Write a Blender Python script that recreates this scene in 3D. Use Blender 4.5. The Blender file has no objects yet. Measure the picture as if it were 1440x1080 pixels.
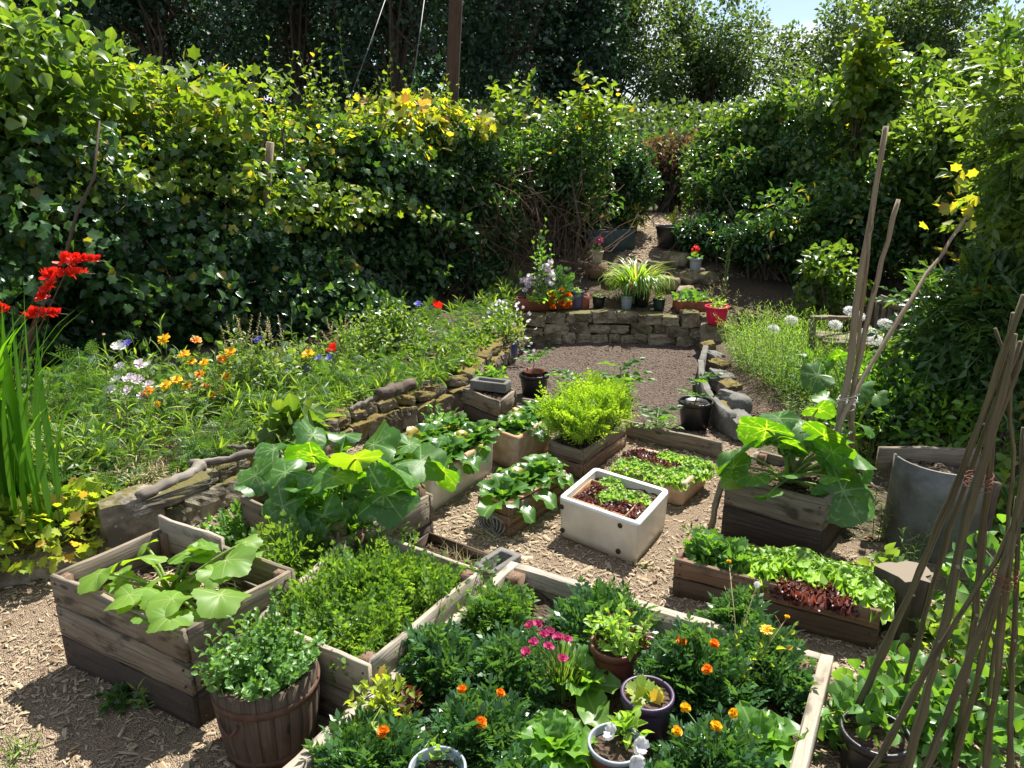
import bpy, math
import numpy as np
from mathutils import Vector, Matrix, Euler
R = math.radians
rng = np.random.default_rng(11)
SC = bpy.context.scene
COL = SC.collection

# ------------------------------------------------------------------ camera
PITCH = R(17); CAMH = 2.0; FPX = 1050.0
cd = bpy.data.cameras.new('camera'); cam = bpy.data.objects.new('camera', cd); COL.objects.link(cam)
cam.location = (0, 0, CAMH); cam.rotation_euler = (R(90) - PITCH, 0, 0)
cd.sensor_width = 36; cd.lens = 36 * FPX / 1440; cd.clip_end = 1000; cd.clip_start = .05
SC.camera = cam

# ------------------------------------------------------------------ sky and sun
SUN_EL, SUN_AZ = R(58), R(31)          # the sun stands ahead of the camera, to the right
world = bpy.data.worlds.new('World'); SC.world = world; world.use_nodes = True
wn = world.node_tree; wn.nodes.clear()
def WN(t, **k):
    n = wn.nodes.new(t)
    for a, b in k.items(): setattr(n, a, b)
    return n
wo = WN('ShaderNodeOutputWorld'); wb = WN('ShaderNodeBackground'); sky = WN('ShaderNodeTexSky')
sky.sky_type = 'NISHITA'; sky.sun_disc = False; sky.sun_elevation = SUN_EL; sky.sun_rotation = SUN_AZ
sky.air_density = 1.0; sky.dust_density = .6; sky.ozone_density = 1.2
tc = WN('ShaderNodeTexCoord'); mp = WN('ShaderNodeMapping'); mp.inputs['Scale'].default_value = (1, 1, 2.2)
nz = WN('ShaderNodeTexNoise'); nz.inputs['Scale'].default_value = 3.2; nz.inputs['Detail'].default_value = 7
nz.inputs['Roughness'].default_value = .58
cr = WN('ShaderNodeValToRGB'); cr.color_ramp.elements[0].position = .47; cr.color_ramp.elements[1].position = .6
mx = WN('ShaderNodeMix', data_type='RGBA'); mx.inputs[7].default_value = (8.6, 8.8, 9.4, 1)
L = wn.links.new
L(tc.outputs['Generated'], mp.inputs[0]); L(mp.outputs[0], nz.inputs[0]); L(nz.outputs[0], cr.inputs[0])
L(cr.outputs[0], mx.inputs[0]); L(sky.outputs[0], mx.inputs[6]); L(mx.outputs[2], wb.inputs[0])
wb.inputs[1].default_value = .062; L(wb.outputs[0], wo.inputs[0])
sd = bpy.data.lights.new('sun', 'SUN'); sun = bpy.data.objects.new('sun', sd); COL.objects.link(sun)
sd.energy = 5.0; sd.angle = R(.53); sd.color = (1, .955, .88)
sv = Vector((math.sin(SUN_AZ) * math.cos(SUN_EL), math.cos(SUN_AZ) * math.cos(SUN_EL), math.sin(SUN_EL)))
sun.rotation_euler = sv.to_track_quat('Z', 'Y').to_euler(); sun.location = sv * 30
SC.view_settings.view_transform = 'Standard'; SC.view_settings.look = 'None'
SC.view_settings.gamma = 1; SC.view_settings.exposure = 1.3
SC.render.engine = 'CYCLES'
cy = SC.cycles; cy.max_bounces = 7; cy.diffuse_bounces = 3; cy.glossy_bounces = 2; cy.transmission_bounces = 4
cy.use_denoising = True; cy.sample_clamp_indirect = 6

# ------------------------------------------------------------------ photo -> place helpers
def ray(x, y):
    a = (x - 720) / FPX; b = (540 - y) / FPX
    return a, math.cos(PITCH) + b * math.sin(PITCH), -math.sin(PITCH) + b * math.cos(PITCH)
def G(x, y, z=0.0):            # the point of the place at height z seen at this pixel
    a, d, e = ray(x, y); t = (z - CAMH) / e
    return np.array([a * t, d * t, z])
def W(x, y, Y):                # the point at distance Y ahead
    a, d, e = ray(x, y); t = Y / d
    return np.array([a * t, Y, CAMH + e * t])

# ------------------------------------------------------------------ mesh helpers
def nrm(v):
    v = np.asarray(v, float); n = np.linalg.norm(v, axis=-1, keepdims=True); n[n < 1e-9] = 1
    return v / n
def wob(P, s=1.0, seed=0):     # smooth pseudo noise -1..1
    P = np.asarray(P, float) * s; r = np.random.default_rng(seed); o = 0
    for k in range(5):
        d = r.normal(size=P.shape[-1]); ph = r.uniform(0, 6.28)
        o = o + np.sin(P @ d * (1 + .55 * k) + ph) / (1 + .35 * k)
    return o / 3.0

class MB:
    def __init__(s): s.V = []; s.F = []; s.G = []; s.n = 0
    def add(s, V, F, mi=0, G=None):
        V = np.asarray(V, float); F = [np.asarray(f, int) for f in (F if isinstance(F, list) and len(F) and isinstance(F[0], np.ndarray) and F[0].ndim == 2 else [F])]
        for f in F:
            if f.size: s.F.append((f + s.n, mi))
        s.V.append(V); s.G.append(np.zeros_like(V) if G is None else np.asarray(G, float)); s.n += len(V)
        return s
    def mesh(s, name, mats, smooth=True, org=None):
        V = np.concatenate(s.V); GG = np.concatenate(s.G)
        if org is not None: V = V - np.asarray(org)
        me = bpy.data.meshes.new(name)
        me.vertices.add(len(V)); me.vertices.foreach_set('co', V.astype(np.float32).ravel())
        loops = np.concatenate([f.ravel() for f, _ in s.F]); cnt = np.concatenate([np.full(len(f), f.shape[1]) for f, _ in s.F])
        mi = np.concatenate([np.full(len(f), m) for f, m in s.F])
        st = np.concatenate([[0], np.cumsum(cnt)[:-1]])
        me.loops.add(len(loops)); me.loops.foreach_set('vertex_index', loops.astype(np.int32))
        me.polygons.add(len(cnt)); me.polygons.foreach_set('loop_start', st.astype(np.int32))
        try: me.polygons.foreach_set('loop_total', cnt.astype(np.int32))
        except Exception: pass
        me.polygons.foreach_set('material_index', mi.astype(np.int32))
        me.polygons.foreach_set('use_smooth', np.full(len(cnt), smooth))
        a = me.attributes.new('gc', 'FLOAT_VECTOR', 'POINT'); a.data.foreach_set('vector', GG.astype(np.float32).ravel())
        for m in (mats if isinstance(mats, (list, tuple)) else [mats]): me.materials.append(m)
        me.update(calc_edges=True); return me
    def build(s, name, mats, parent=None, loc=None, smooth=True):
        """verts are in world coordinates unless loc is None and there is a parent with a location"""
        org = None
        if parent is not None: org = np.array(wloc(parent))
        elif loc is not None: org = np.array(loc)
        me = s.mesh(name, mats, smooth, org)
        o = bpy.data.objects.new(name, me); COL.objects.link(o)
        if parent is not None: o.parent = parent
        elif loc is not None: o.location = loc
        return o
def wloc(o):
    v = Vector(o.location)
    while o.parent is not None: o = o.parent; v += Vector(o.location)
    return v
def tag(o, label, cat, group=None, kind=None):
    o['label'] = label; o['category'] = cat
    if group: o['group'] = group
    if kind: o['kind'] = kind
    return o
def thing(name, label, cat, loc, group=None, kind=None):
    o = bpy.data.objects.new(name, None); COL.objects.link(o); o.location = [float(c) for c in loc]; o.empty_display_size = .1
    return tag(o, label, cat, group, kind)
def struct(o): o['kind'] = 'structure'; return o

def bar(mb, p0, p1, w, t, mi=0, up=(0, 0, 1), seg=None, warp=.004, ch=.003, seed=None):
    """a sawn board from p0 to p1, w across 'up', t thick, chamfered, slightly warped"""
    p0 = np.asarray(p0, float); p1 = np.asarray(p1, float); L_ = np.linalg.norm(p1 - p0)
    if seg is None: seg = max(2, int(L_ / .07))
    d = (p1 - p0) / L_; up = np.asarray(up, float); side = nrm(np.cross(d, up)); u = nrm(np.cross(side, d))
    a, b = w / 2, t / 2; c = min(ch, a * .4, b * .4)
    cs = np.array([(-a + c, -b), (a - c, -b), (a, -b + c), (a, b - c), (a - c, b), (-a + c, b), (-a, b - c), (-a, -b + c)])
    ts = np.linspace(0, 1, seg + 1); r = rng.normal(size=(6,)) if seed is None else np.random.default_rng(seed).normal(size=6)
    V = []; Gc = []; off = rng.uniform(0, 50, 3)
    for k in ts:
        ww = warp * (math.sin(k * 5 + r[0] * 3) * r[1] + .5 * math.sin(k * 17 + r[2] * 3)); w2 = warp * .8 * math.sin(k * 9 + r[3] * 3) * r[4]
        jit = 1 + .02 * rng.normal(size=(8, 1))
        q = cs * jit
        V.append(p0 + d * L_ * k + side * (q[:, 1:2] + ww) + u * (q[:, 0:1] + w2))
        Gc.append(np.column_stack([np.full(8, k * L_), cs[:, 0], cs[:, 1]]) + off)
    V = np.concatenate(V); Gc = np.concatenate(Gc); F = []
    for i in range(seg):
        for j in range(8): F.append((i * 8 + j, i * 8 + (j + 1) % 8, (i + 1) * 8 + (j + 1) % 8, (i + 1) * 8 + j))
    mb.add(V, [np.array(F), np.array([list(range(8))[::-1], [seg * 8 + j for j in range(8)]])], mi, Gc)

def tube(mb, path, rad, n=6, mi=0, cap=True, rnd=None):
    P = np.asarray(path, float); m = len(P); rad = np.broadcast_to(np.asarray(rad, float), (m,))
    T = nrm(np.gradient(P, axis=0)); ref = np.array([.13, .31, .94])
    if abs(T[0] @ ref) > .9: ref = np.array([1, 0, 0.])
    X = nrm(np.cross(T, ref)); Y = nrm(np.cross(T, X)); a = np.arange(n) / n * 2 * np.pi
    V = (P[:, None] + rad[:, None, None] * (np.cos(a)[None, :, None] * X[:, None] + np.sin(a)[None, :, None] * Y[:, None])).reshape(-1, 3)
    i, j = np.meshgrid(np.arange(m - 1), np.arange(n), indexing='ij'); i = i.ravel(); j = j.ravel()
    F = np.column_stack([i * n + j, i * n + (j + 1) % n, (i + 1) * n + (j + 1) % n, (i + 1) * n + j])
    ln = np.concatenate([[0], np.cumsum(np.linalg.norm(np.diff(P, axis=0), axis=1))])
    r0 = rng.uniform(0, 30) if rnd is None else rnd
    Gc = np.column_stack([np.repeat(ln, n) + r0, np.tile(np.cos(a) * .03, m), np.tile(np.sin(a) * .03, m) if rnd is None else np.full(m * n, rnd)])
    Fs = [F]
    if cap: Fs.append(np.array([list(range(n))[::-1], [(m - 1) * n + k for k in range(n)]]))
    mb.add(V, Fs, mi, Gc)

def lathe(mb, prof, c, n=32, mi=0, close=False, squash=1.0):
    pr = np.asarray(prof, float); m = len(pr); a = np.arange(n) / n * 2 * np.pi
    V = np.stack([pr[:, 0:1] * np.cos(a), pr[:, 0:1] * np.sin(a) * squash, np.repeat(pr[:, 1:2], n, 1)], -1).reshape(-1, 3) + np.asarray(c)
    i, j = np.meshgrid(np.arange(m - 1), np.arange(n), indexing='ij'); i = i.ravel(); j = j.ravel()
    F = np.column_stack([i * n + j, i * n + (j + 1) % n, (i + 1) * n + (j + 1) % n, (i + 1) * n + j])
    Gc = np.column_stack([np.repeat(pr[:, 1], n), np.tile(a, m), np.repeat(pr[:, 0], n)])
    mb.add(V, F, mi, Gc)

def rock(mb, c, size, rz=0, seed=0, mi=0, tilt=0, box=.5):
    """a rough block: a subdivided cube pushed towards a sphere and broken up"""
    r = np.random.default_rng(seed + 100); n = 9; g = np.linspace(-1, 1, n); V = []; F = []; k = 0
    for ax in range(3):
        for s in (-1, 1):
            A, B = np.meshgrid(g, g, indexing='ij'); Cc = np.full(A.shape, float(s)); L3 = [None] * 3
            L3[ax] = Cc; L3[(ax + 1) % 3] = A * s; L3[(ax + 2) % 3] = B
            V.append(np.stack(L3, -1).reshape(-1, 3))
            i, j = np.meshgrid(np.arange(n - 1), np.arange(n - 1), indexing='ij'); i = i.ravel(); j = j.ravel()
            F.append(np.column_stack([i * n + j, (i + 1) * n + j, (i + 1) * n + j + 1, i * n + j + 1]) + k); k += n * n
    V = np.concatenate(V); F = np.concatenate(F)
    sp = nrm(V); V = V * box + sp * (1.0 - box) * 1.25
    V = V * (1 + .10 * wob(V, 1.3, seed)[:, None] + .05 * np.sign(wob(V, 3.0, seed + 1))[:, None] * np.abs(wob(V, 3.0, seed + 1))[:, None] ** .5 + .035 * wob(V, 9, seed + 2)[:, None])
    V += .06 * np.column_stack([wob(V, 2.5, seed + 5), wob(V, 2.5, seed + 6), wob(V, 2.5, seed + 7)])
    V *= np.asarray(size) / 2
    M_ = np.array(Euler((tilt * r.normal(), tilt * r.normal(), rz)).to_matrix()); V = V @ M_.T + np.asarray(c)
    _, idx, inv = np.unique(np.round(V, 6), axis=0, return_index=True, return_inverse=True); inv = inv.ravel()
    mb.add(V[idx], inv[F], mi, V[idx] * 1.0 + r.uniform(0, 9, 3))

def grid_leaf(w, rows, fold=.12, curl=.15, prof=None, cols=3, ruf=0, rk=3, tipc=0):
    """a leaf of length 1 along +Y; returns (V, F, G)"""
    t = np.linspace(0, 1, rows + 1)
    pr = prof(t) if prof else np.sin(np.pi * np.clip(t, 0, 1) ** .8) * (1 - .15 * t) + .03 * (1 - t)
    u = np.linspace(-1, 1, cols); V = []; Gc = []
    for k, tt in enumerate(t):
        for q in u:
            V.append((q * w * pr[k], tt - curl * .3 * tt ** 3, fold * w * abs(q) * pr[k] * 1.5 - curl * tt ** 2 + ruf * q * q * math.sin(rk * 6.28 * tt + (1.5 if q > 0 else 0)) * w))
            Gc.append((abs(q) * w * pr[k], tt, 0))
    F = [(i * cols + j, i * cols + j + 1, (i + 1) * cols + j + 1, (i + 1) * cols + j) for i in range(rows) for j in range(cols - 1)]
    return np.array(V), np.array(F), np.array(Gc)
def lobed_leaf(lob=5, depth=.45, asp=1.0):
    ang = np.linspace(-2.25, 2.25, lob * 2 + 1); o = []
    for k, a in enumerate(ang):
        r = (.62 if k % 2 else .62 * (1 - depth)) * (1.0 - .13 * abs(a))
        if k in (0, len(ang) - 1): r = .3
        o.append((r * math.sin(a) * asp, .36 + r * math.cos(a)))
    o = np.array([(0, 0)] + o); n = len(o)
    V = np.array([(0, .33, 0)] + [(x, y, .16 * abs(x) - .12 * y * y) for x, y in o])
    F = np.array([(0, 1 + (i + 1) % n, 1 + i) for i in range(n)])
    Gc = np.column_stack([np.abs(V[:, 0]), V[:, 1], np.zeros(len(V))])
    return V, F, Gc
def tiny_leaf(w=.3):
    V = np.array([(0, 0, 0), (-w, .5, .1), (w, .5, .1), (0, 1, -.12), (0, .45, 0)]); F = np.array([(0, 4, 1), (1, 4, 3), (0, 2, 4), (4, 2, 3)])
    return V, F, np.column_stack([np.abs(V[:, 0]), V[:, 1], V[:, 1] * 0])
def xf(T, pos, ang, s, tilt=0.0, roll=0.0):
    V, F, Gc = T; M_ = np.array((Matrix.Rotation(-ang, 3, 'Z') @ Matrix.Rotation(tilt, 3, 'X') @ Matrix.Rotation(roll, 3, 'Y')))
    return (V * s) @ M_.T + np.asarray(pos), F, Gc
def merge(Ts):
    V = []; F = []; Gc = []; n = 0
    if len({t[1].shape[1] for t in Ts}) > 1: Ts = [(a, np.concatenate([b[:, [0, 1, 2]], b[:, [0, 2, 3]]]) if b.shape[1] == 4 else b, c) for a, b, c in Ts]
    for a, b, c in Ts: V.append(a); F.append(b + n); Gc.append(c); n += len(a)
    return np.concatenate(V), np.concatenate(F), np.concatenate(Gc)
def quadleaf(w):   # narrow 4-vertex leaflet
    return np.array([(0, 0, 0), (-w, .5, .03), (0, 1, -.05), (w, .5, .03)]), np.array([(0, 3, 2, 1)]), np.array([(0, 0, 0), (w, .5, 0), (0, 1, 0), (w, .5, 0)])
def pinnate(pairs=5, lw=.14, ll=.42, droop=.25, ang=1.0, sub=None):
    sub = sub or quadleaf(lw / ll if ll else .3); Ts = []
    ts = np.linspace(.2, .92, pairs)
    for t in ts:
        L2 = ll * (1.0 - .55 * abs(t - .45)) * (1 if t < .8 else .75); z = -droop * t * t
        for s in (-1, 1): Ts.append(xf(sub, (0, t, z), s * ang, L2, -.15 * rng.random(), s * .3))
    Ts.append(xf(sub, (0, .92, -droop * .85), 0, ll * .8, -.3))
    r = np.linspace(0, 1, 4); V = []
    for q in r: V += [(-.012, q * .95, -droop * (q * .95) ** 2), (.012, q * .95, -droop * (q * .95) ** 2)]
    Ts.append((np.array(V), np.array([(2 * i, 2 * i + 1, 2 * i + 3, 2 * i + 2) for i in range(3)]), np.zeros((8, 3)) + (0, .5, 0)))
    return merge(Ts)
def blade(n=6, w=.02, bend=.8, up=1.0):
    V = []; Gc = []; p = np.zeros(2); a = math.pi / 2 * up; 
    for i in range(n + 1):
        t = i / n; ww = w * (1 - t ** 2.2) * (.6 + .6 * min(1, t * 4))
        V += [(-ww, p[0], p[1] + ww * .3), (0, p[0], p[1]), (ww, p[0], p[1] + ww * .3)]; Gc += [(ww, t, 0), (0, t, 0), (ww, t, 0)]
        p = p + np.array([math.cos(a), math.sin(a)]) / n; a -= bend * (.4 + 1.4 * t) / n * 1.6
    F = [(i * 3 + j, i * 3 + j + 1, (i + 1) * 3 + j + 1, (i + 1) * 3 + j) for i in range(n) for j in range(2)]
    return np.array(V), np.array(F), np.array(Gc)
def squash_leaf(seed=0, na=48, lob=.30):
    r = np.random.default_rng(seed); rings = [0, .2, .42, .64, .84, 1.0]; a = np.linspace(-math.pi, math.pi, na, endpoint=False) + math.pi / na
    veins = np.array([-2.3, -1.45, -.7, 0, .7, 1.45, 2.3]); V = [(0, 0, 0)]; Gc = [(0, 0, 0)]
    ph = r.uniform(0, 6.28)
    for q in rings[1:]:
        for t in a:
            R0 = (.90 - lob + .06 * math.cos(t) + lob * max(math.exp(-((t - l_) / .42) ** 2) for l_ in (0, 1.08, -1.08, 2.15, -2.15))) * (1 - .5 * math.exp(-((abs(t) - math.pi) / .30) ** 2)) + .022 * (1 if round((t + math.pi) / 6.2832 * na) % 2 else -1) + .02 * math.sin(7 * t + ph)
            d = np.min(np.abs(veins - t)); rr = q * R0
            z = .17 * q ** 2 * math.cos(2 * t + ph) - .12 * q ** 3 + .05 * q * min(d, .35) + .05 * q * q * math.sin(3 * t + 2 * ph) + .022 * q * q * math.sin(8 * t + ph)
            V.append((rr * math.sin(t), rr * math.cos(t), z)); Gc.append((min(d * rr, .3), q, 0))
    F3 = [(0, 1 + (j + 1) % na, 1 + j) for j in range(na)]; F4 = []
    for k in range(len(rings) - 2):
        for j in range(na): F4.append((1 + k * na + j, 1 + k * na + (j + 1) % na, 1 + (k + 1) * na + (j + 1) % na, 1 + (k + 1) * na + j))
    F = np.array([(x, y, z, z) for x, y, z in []], int).reshape(0, 4)
    tri = np.array(F3); q4 = np.array(F4); T = np.concatenate([tri, q4[:, [0, 1, 2]], q4[:, [0, 2, 3]]])[:, ::-1]
    return np.array(V), T, np.array(Gc)

def scatter(mb, T, P, D, N, S, mi=0, rnd=None):
    tv, tf, tg = T; P = np.asarray(P, float); n = len(P)
    if n == 0: return
    D = nrm(D); X = nrm(np.cross(D, N)); Z = np.cross(X, D); S = np.broadcast_to(np.asarray(S, float), (n,))
    V = P[:, None] + S[:, None, None] * (tv[None, :, 0:1] * X[:, None] + tv[None, :, 1:2] * D[:, None] + tv[None, :, 2:3] * Z[:, None])
    F = (tf[None] + (np.arange(n) * len(tv))[:, None, None]).reshape(-1, tf.shape[1])
    rnd = rng.random(n) if rnd is None else np.broadcast_to(rnd, (n,))
    Gc = np.repeat(tg[None], n, 0).copy(); Gc[:, :, 2] = rnd[:, None]
    mb.add(V.reshape(-1, 3), F, mi, Gc.reshape(-1, 3))
def rdir(n, up=0.0, out=None, ow=0.0):
    d = rng.normal(size=(n, 3)); d = nrm(d)
    d[:, 2] += up
    if out is not None: d = d + ow * out
    return nrm(d)

# leaf shapes
T_ov = grid_leaf(.27, 4, .5, .18)
T_ovw = grid_leaf(.38, 4, .4, .22)
T_narrow = grid_leaf(.075, 4, .4, .25); T_thin = grid_leaf(.05, 4, .4, .3)
T_tiny = tiny_leaf(.3)
T_lob = lobed_leaf(5, .28)
T_lob3 = lobed_leaf(3, .35, .9)
T_ger = lobed_leaf(7, .28)
T_mari = pinnate(4, .12, .5, .22, .9)
T_tom = pinnate(3, .17, .48, .35, .95, grid_leaf(.27, 3, .3, .2))
T_ash = pinnate(4, .14, .40, .3, 1.0, tiny_leaf(.22))
_sub2 = pinnate(2, .15, .52, .1, .8); T_car2 = pinnate(4, .14, .5, .35, .85, _sub2)
_sub = pinnate(3, .10, .40, .1, .8); T_carrot = pinnate(5, .1, .42, .35, .9, _sub)
T_lett = grid_leaf(.44, 8, .15, .35, lambda t: (.25 + .95 * np.sin(np.pi * np.clip(t, 0, 1) * .62) ** 1.2) * np.sqrt(np.clip(1.03 - t ** 5, 0, 1)), 7, .30, 2.3)
T_frill = grid_leaf(.46, 12, .2, .4, lambda t: (.2 + np.sin(np.pi * np.clip(t, 0, 1) * .62)) * (1 - .2 * (np.arange(len(t)) % 2) * (t > .2)) * np.sqrt(np.clip(1.03 - t ** 5, 0, 1)), 9, .62, 4.3)
T_chard = grid_leaf(.30, 9, .25, .38, lambda t: np.where(t < .3, .09, np.clip((t - .25) / .2, 0, 1) ** .6 * 1.0) * np.sqrt(np.clip(1.0 - ((t - .35) / .67) ** 4, 0, 1)) * (1 + .12 * np.sin(t * 31)), 5, .38, 2.7)
T_bl = [blade(7, .020, b) for b in (.35, .9, 1.5)]
T_gr = [blade(4, .012, b) for b in (.3, .8)]
T_day = [blade(9, .022, b) for b in (1.2, 2.0, 2.7)]
T_sq = [squash_leaf(k, lob=.22) for k in range(4)]; T_sqr = [squash_leaf(k + 9, lob=.07) for k in range(4)]
T_cos = grid_leaf(.27, 10, .3, .25, lambda t: (.3 + .75 * np.sin(np.pi * np.clip(t, 0, 1) * .72) ** 1.1) * np.sqrt(np.clip(1.02 - t ** 5, 0, 1)) * (1 + .07 * np.sin(t * 29)), 7, .34, 3.1)

# ------------------------------------------------------------------ materials
def mat(name):
    m = bpy.data.materials.new(name); m.use_nodes = True; nt = m.node_tree; nt.nodes.clear(); return m, nt
class N_:
    def __init__(s, nt): s.nt = nt
    def __call__(s, t, ins=None, **k):
        n = s.nt.nodes.new(t)
        for a, b in k.items(): setattr(n, a, b)
        for a, b in (ins or {}).items():
            if isinstance(b, bpy.types.NodeSocket): s.nt.links.new(b, n.inputs[a])
            else: n.inputs[a].default_value = b
        return n
def c4(c): return (c[0], c[1], c[2], 1)
def mixc(n, f, a, b, bt='MIX'):
    m = n('ShaderNodeMix', data_type='RGBA', blend_type=bt)
    for i, v in ((0, f), (6, a), (7, b)):
        if isinstance(v, bpy.types.NodeSocket): n.nt.links.new(v, m.inputs[i])
        else: m.inputs[i].default_value = v if i == 0 else c4(v)
    return m.outputs[2]
def rampf(n, f, lo, hi):
    return n('ShaderNodeMapRange', {0: f, 1: lo, 2: hi}).outputs[0]
def leafmat(name, ca, cb, trans=.42, rough=.45, tint=(2.1, 1.9, .5), vein=.0, vcol=(.35, .42, .2), cc=None, clump=1.6, spec=.55, vw=.03, blotch=0):
    m, nt = mat(name); n = N_(nt); at = n('ShaderNodeAttribute', attribute_name='gc'); sp = n('ShaderNodeSeparateXYZ', {0: at.outputs['Vector']})
    to = n('ShaderNodeTexCoord'); nz = n('ShaderNodeTexNoise', {0: to.outputs['Object'], 'Scale': clump, 'Detail': 2.0})
    f = n('ShaderNodeMath', {0: sp.outputs[2], 1: nz.outputs[0]}, operation='ADD'); f2 = n('ShaderNodeMath', {0: f.outputs[0], 1: .5}, operation='SUBTRACT', use_clamp=True)
    c = mixc(n, f2.outputs[0], ca, cb)
    if cc is not None:   # a few leaves of another colour
        g = n('ShaderNodeMath', {0: sp.outputs[2], 1: cc[1]}, operation='LESS_THAN'); c = mixc(n, g.outputs[0], c, cc[0])
    if blotch:
        nb = n('ShaderNodeTexNoise', {0: to.outputs['Object'], 'Scale': 38.0, 'Detail': 3.0}); c = mixc(n, rampf(n, nb.outputs[0], .55, .7), c, tuple(min(1, q * 1.0 + .09) for q in cb))
    if vein:
        g = n('ShaderNodeMapRange', {0: sp.outputs[0], 1: 0.0, 2: vw, 3: vein, 4: 0.0}); c = mixc(n, g.outputs[0], c, vcol)
    b = n('ShaderNodeBsdfPrincipled', {'Base Color': c, 'Roughness': rough, 'Specular IOR Level': spec})
    tn = mixc(n, 1.0, c, tint, 'MULTIPLY'); tr = n('ShaderNodeBsdfTranslucent', {0: tn})
    mx = n('ShaderNodeMixShader', {0: trans, 1: b.outputs[0], 2: tr.outputs[0]}); n('ShaderNodeOutputMaterial', {0: mx.outputs[0]})
    return m
def woodmat(name, ca, cb, cc, rough=.85, sc=1.0, stain=.35, stcol=(.03, .022, .016)):
    m, nt = mat(name); n = N_(nt); at = n('ShaderNodeAttribute', attribute_name='gc')
    mp = n('ShaderNodeMapping', {0: at.outputs['Vector'], 'Scale': (3 * sc, 60 * sc, 60 * sc)})
    g = n('ShaderNodeTexNoise', {0: mp.outputs[0], 'Scale': 1.0, 'Detail': 6.0, 'Roughness': .65, 'Distortion': .6})
    mp2 = n('ShaderNodeMapping', {0: at.outputs['Vector'], 'Scale': (2.5, 6, 6)}); g2 = n('ShaderNodeTexNoise', {0: mp2.outputs[0], 'Scale': 1.4, 'Detail': 4.0})
    c = mixc(n, rampf(n, g.outputs[0], .33, .67), ca, cb); c = mixc(n, rampf(n, g2.outputs[0], .45, .7), c, cc)
    mp3 = n('ShaderNodeMapping', {0: at.outputs['Vector'], 'Scale': (4, 9, 9), 'Location': (3, 7, 1)}); g3 = n('ShaderNodeTexNoise', {0: mp3.outputs[0], 'Scale': 1.7, 'Detail': 5.0, 'Roughness': .6})
    fm = n('ShaderNodeMath', {0: rampf(n, g3.outputs[0], .56, .68), 1: stain}, operation='MULTIPLY'); c = mixc(n, fm.outputs[0], c, stcol)
    mp4 = n('ShaderNodeMapping', {0: at.outputs['Vector'], 'Scale': (1.2, 110, 110)}); g4 = n('ShaderNodeTexNoise', {0: mp4.outputs[0], 'Scale': 1.0, 'Detail': 2.0})
    cf = n('ShaderNodeMath', {0: rampf(n, g4.outputs[0], .36, .31), 1: .75}, operation='MULTIPLY'); c = mixc(n, cf.outputs[0], c, (.02, .016, .012))
    mp5 = n('ShaderNodeMapping', {0: at.outputs['Vector'], 'Scale': (5, 13, 13)}); kn = n('ShaderNodeTexVoronoi', {0: mp5.outputs[0], 'Scale': 1.0}); kf = n('ShaderNodeMath', {0: rampf(n, kn.outputs[0], .17, .10), 1: .8}, operation='MULTIPLY'); c = mixc(n, kf.outputs[0], c, tuple(q * .35 for q in ca))
    bp = n('ShaderNodeBump', {'Strength': .8, 'Distance': .008, 'Height': g.outputs[0]})
    b = n('ShaderNodeBsdfPrincipled', {'Base Color': c, 'Roughness': rough, 'Normal': bp.outputs[0], 'Specular IOR Level': .25}); n('ShaderNodeOutputMaterial', {0: b.outputs[0]})
    return m
def solid(name, col, rough=.5, spec=.5, var=.25, sc=12, bump=.0, metal=0, col2=None, bsc=60):
    m, nt = mat(name); n = N_(nt); to = n('ShaderNodeTexCoord'); nz = n('ShaderNodeTexNoise', {0: to.outputs['Object'], 'Scale': float(sc), 'Detail': 6.0, 'Roughness': .65})
    col2 = col2 or tuple(q * (1 - var) for q in col)
    c = mixc(n, rampf(n, nz.outputs[0], .4, .62), col, col2)
    d = {'Base Color': c, 'Roughness': rough, 'Specular IOR Level': spec, 'Metallic': metal}
    if bump:
        n2 = n('ShaderNodeTexNoise', {0: to.outputs['Object'], 'Scale': float(bsc), 'Detail': 5.0}); d['Normal'] = n('ShaderNodeBump', {'Strength': bump, 'Distance': .01, 'Height': n2.outputs[0]}).outputs[0]
    b = n('ShaderNodeBsdfPrincipled', d); n('ShaderNodeOutputMaterial', {0: b.outputs[0]}); return m
def earth(name, ca, cb, cc, sc=9, bump=1.0, dist=.03, ccf=(.58, .66)):
    m, nt = mat(name); n = N_(nt); to = n('ShaderNodeTexCoord')
    a = n('ShaderNodeTexNoise', {0: to.outputs['Object'], 'Scale': float(sc), 'Detail': 8.0, 'Roughness': .75}); v = n('ShaderNodeTexVoronoi', {0: to.outputs['Object'], 'Scale': sc * 7.0}); b2 = n('ShaderNodeTexNoise', {0: to.outputs['Object'], 'Scale': 2.3, 'Detail': 4.0})
    c = mixc(n, rampf(n, a.outputs[0], .35, .65), ca, cb); c = mixc(n, rampf(n, b2.outputs[0], *ccf), c, cc)
    c = mixc(n, rampf(n, v.outputs[0], .12, .5), c, tuple(q * 1.35 for q in cb))
    h = n('ShaderNodeMath', {0: a.outputs[0], 1: v.outputs[0]}, operation='ADD'); bp = n('ShaderNodeBump', {'Strength': bump, 'Distance': dist, 'Height': h.outputs[0]})
    b = n('ShaderNodeBsdfPrincipled', {'Base Color': c, 'Roughness': .95, 'Normal': bp.outputs[0], 'Specular IOR Level': .15}); n('ShaderNodeOutputMaterial', {0: b.outputs[0]}); return m
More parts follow.
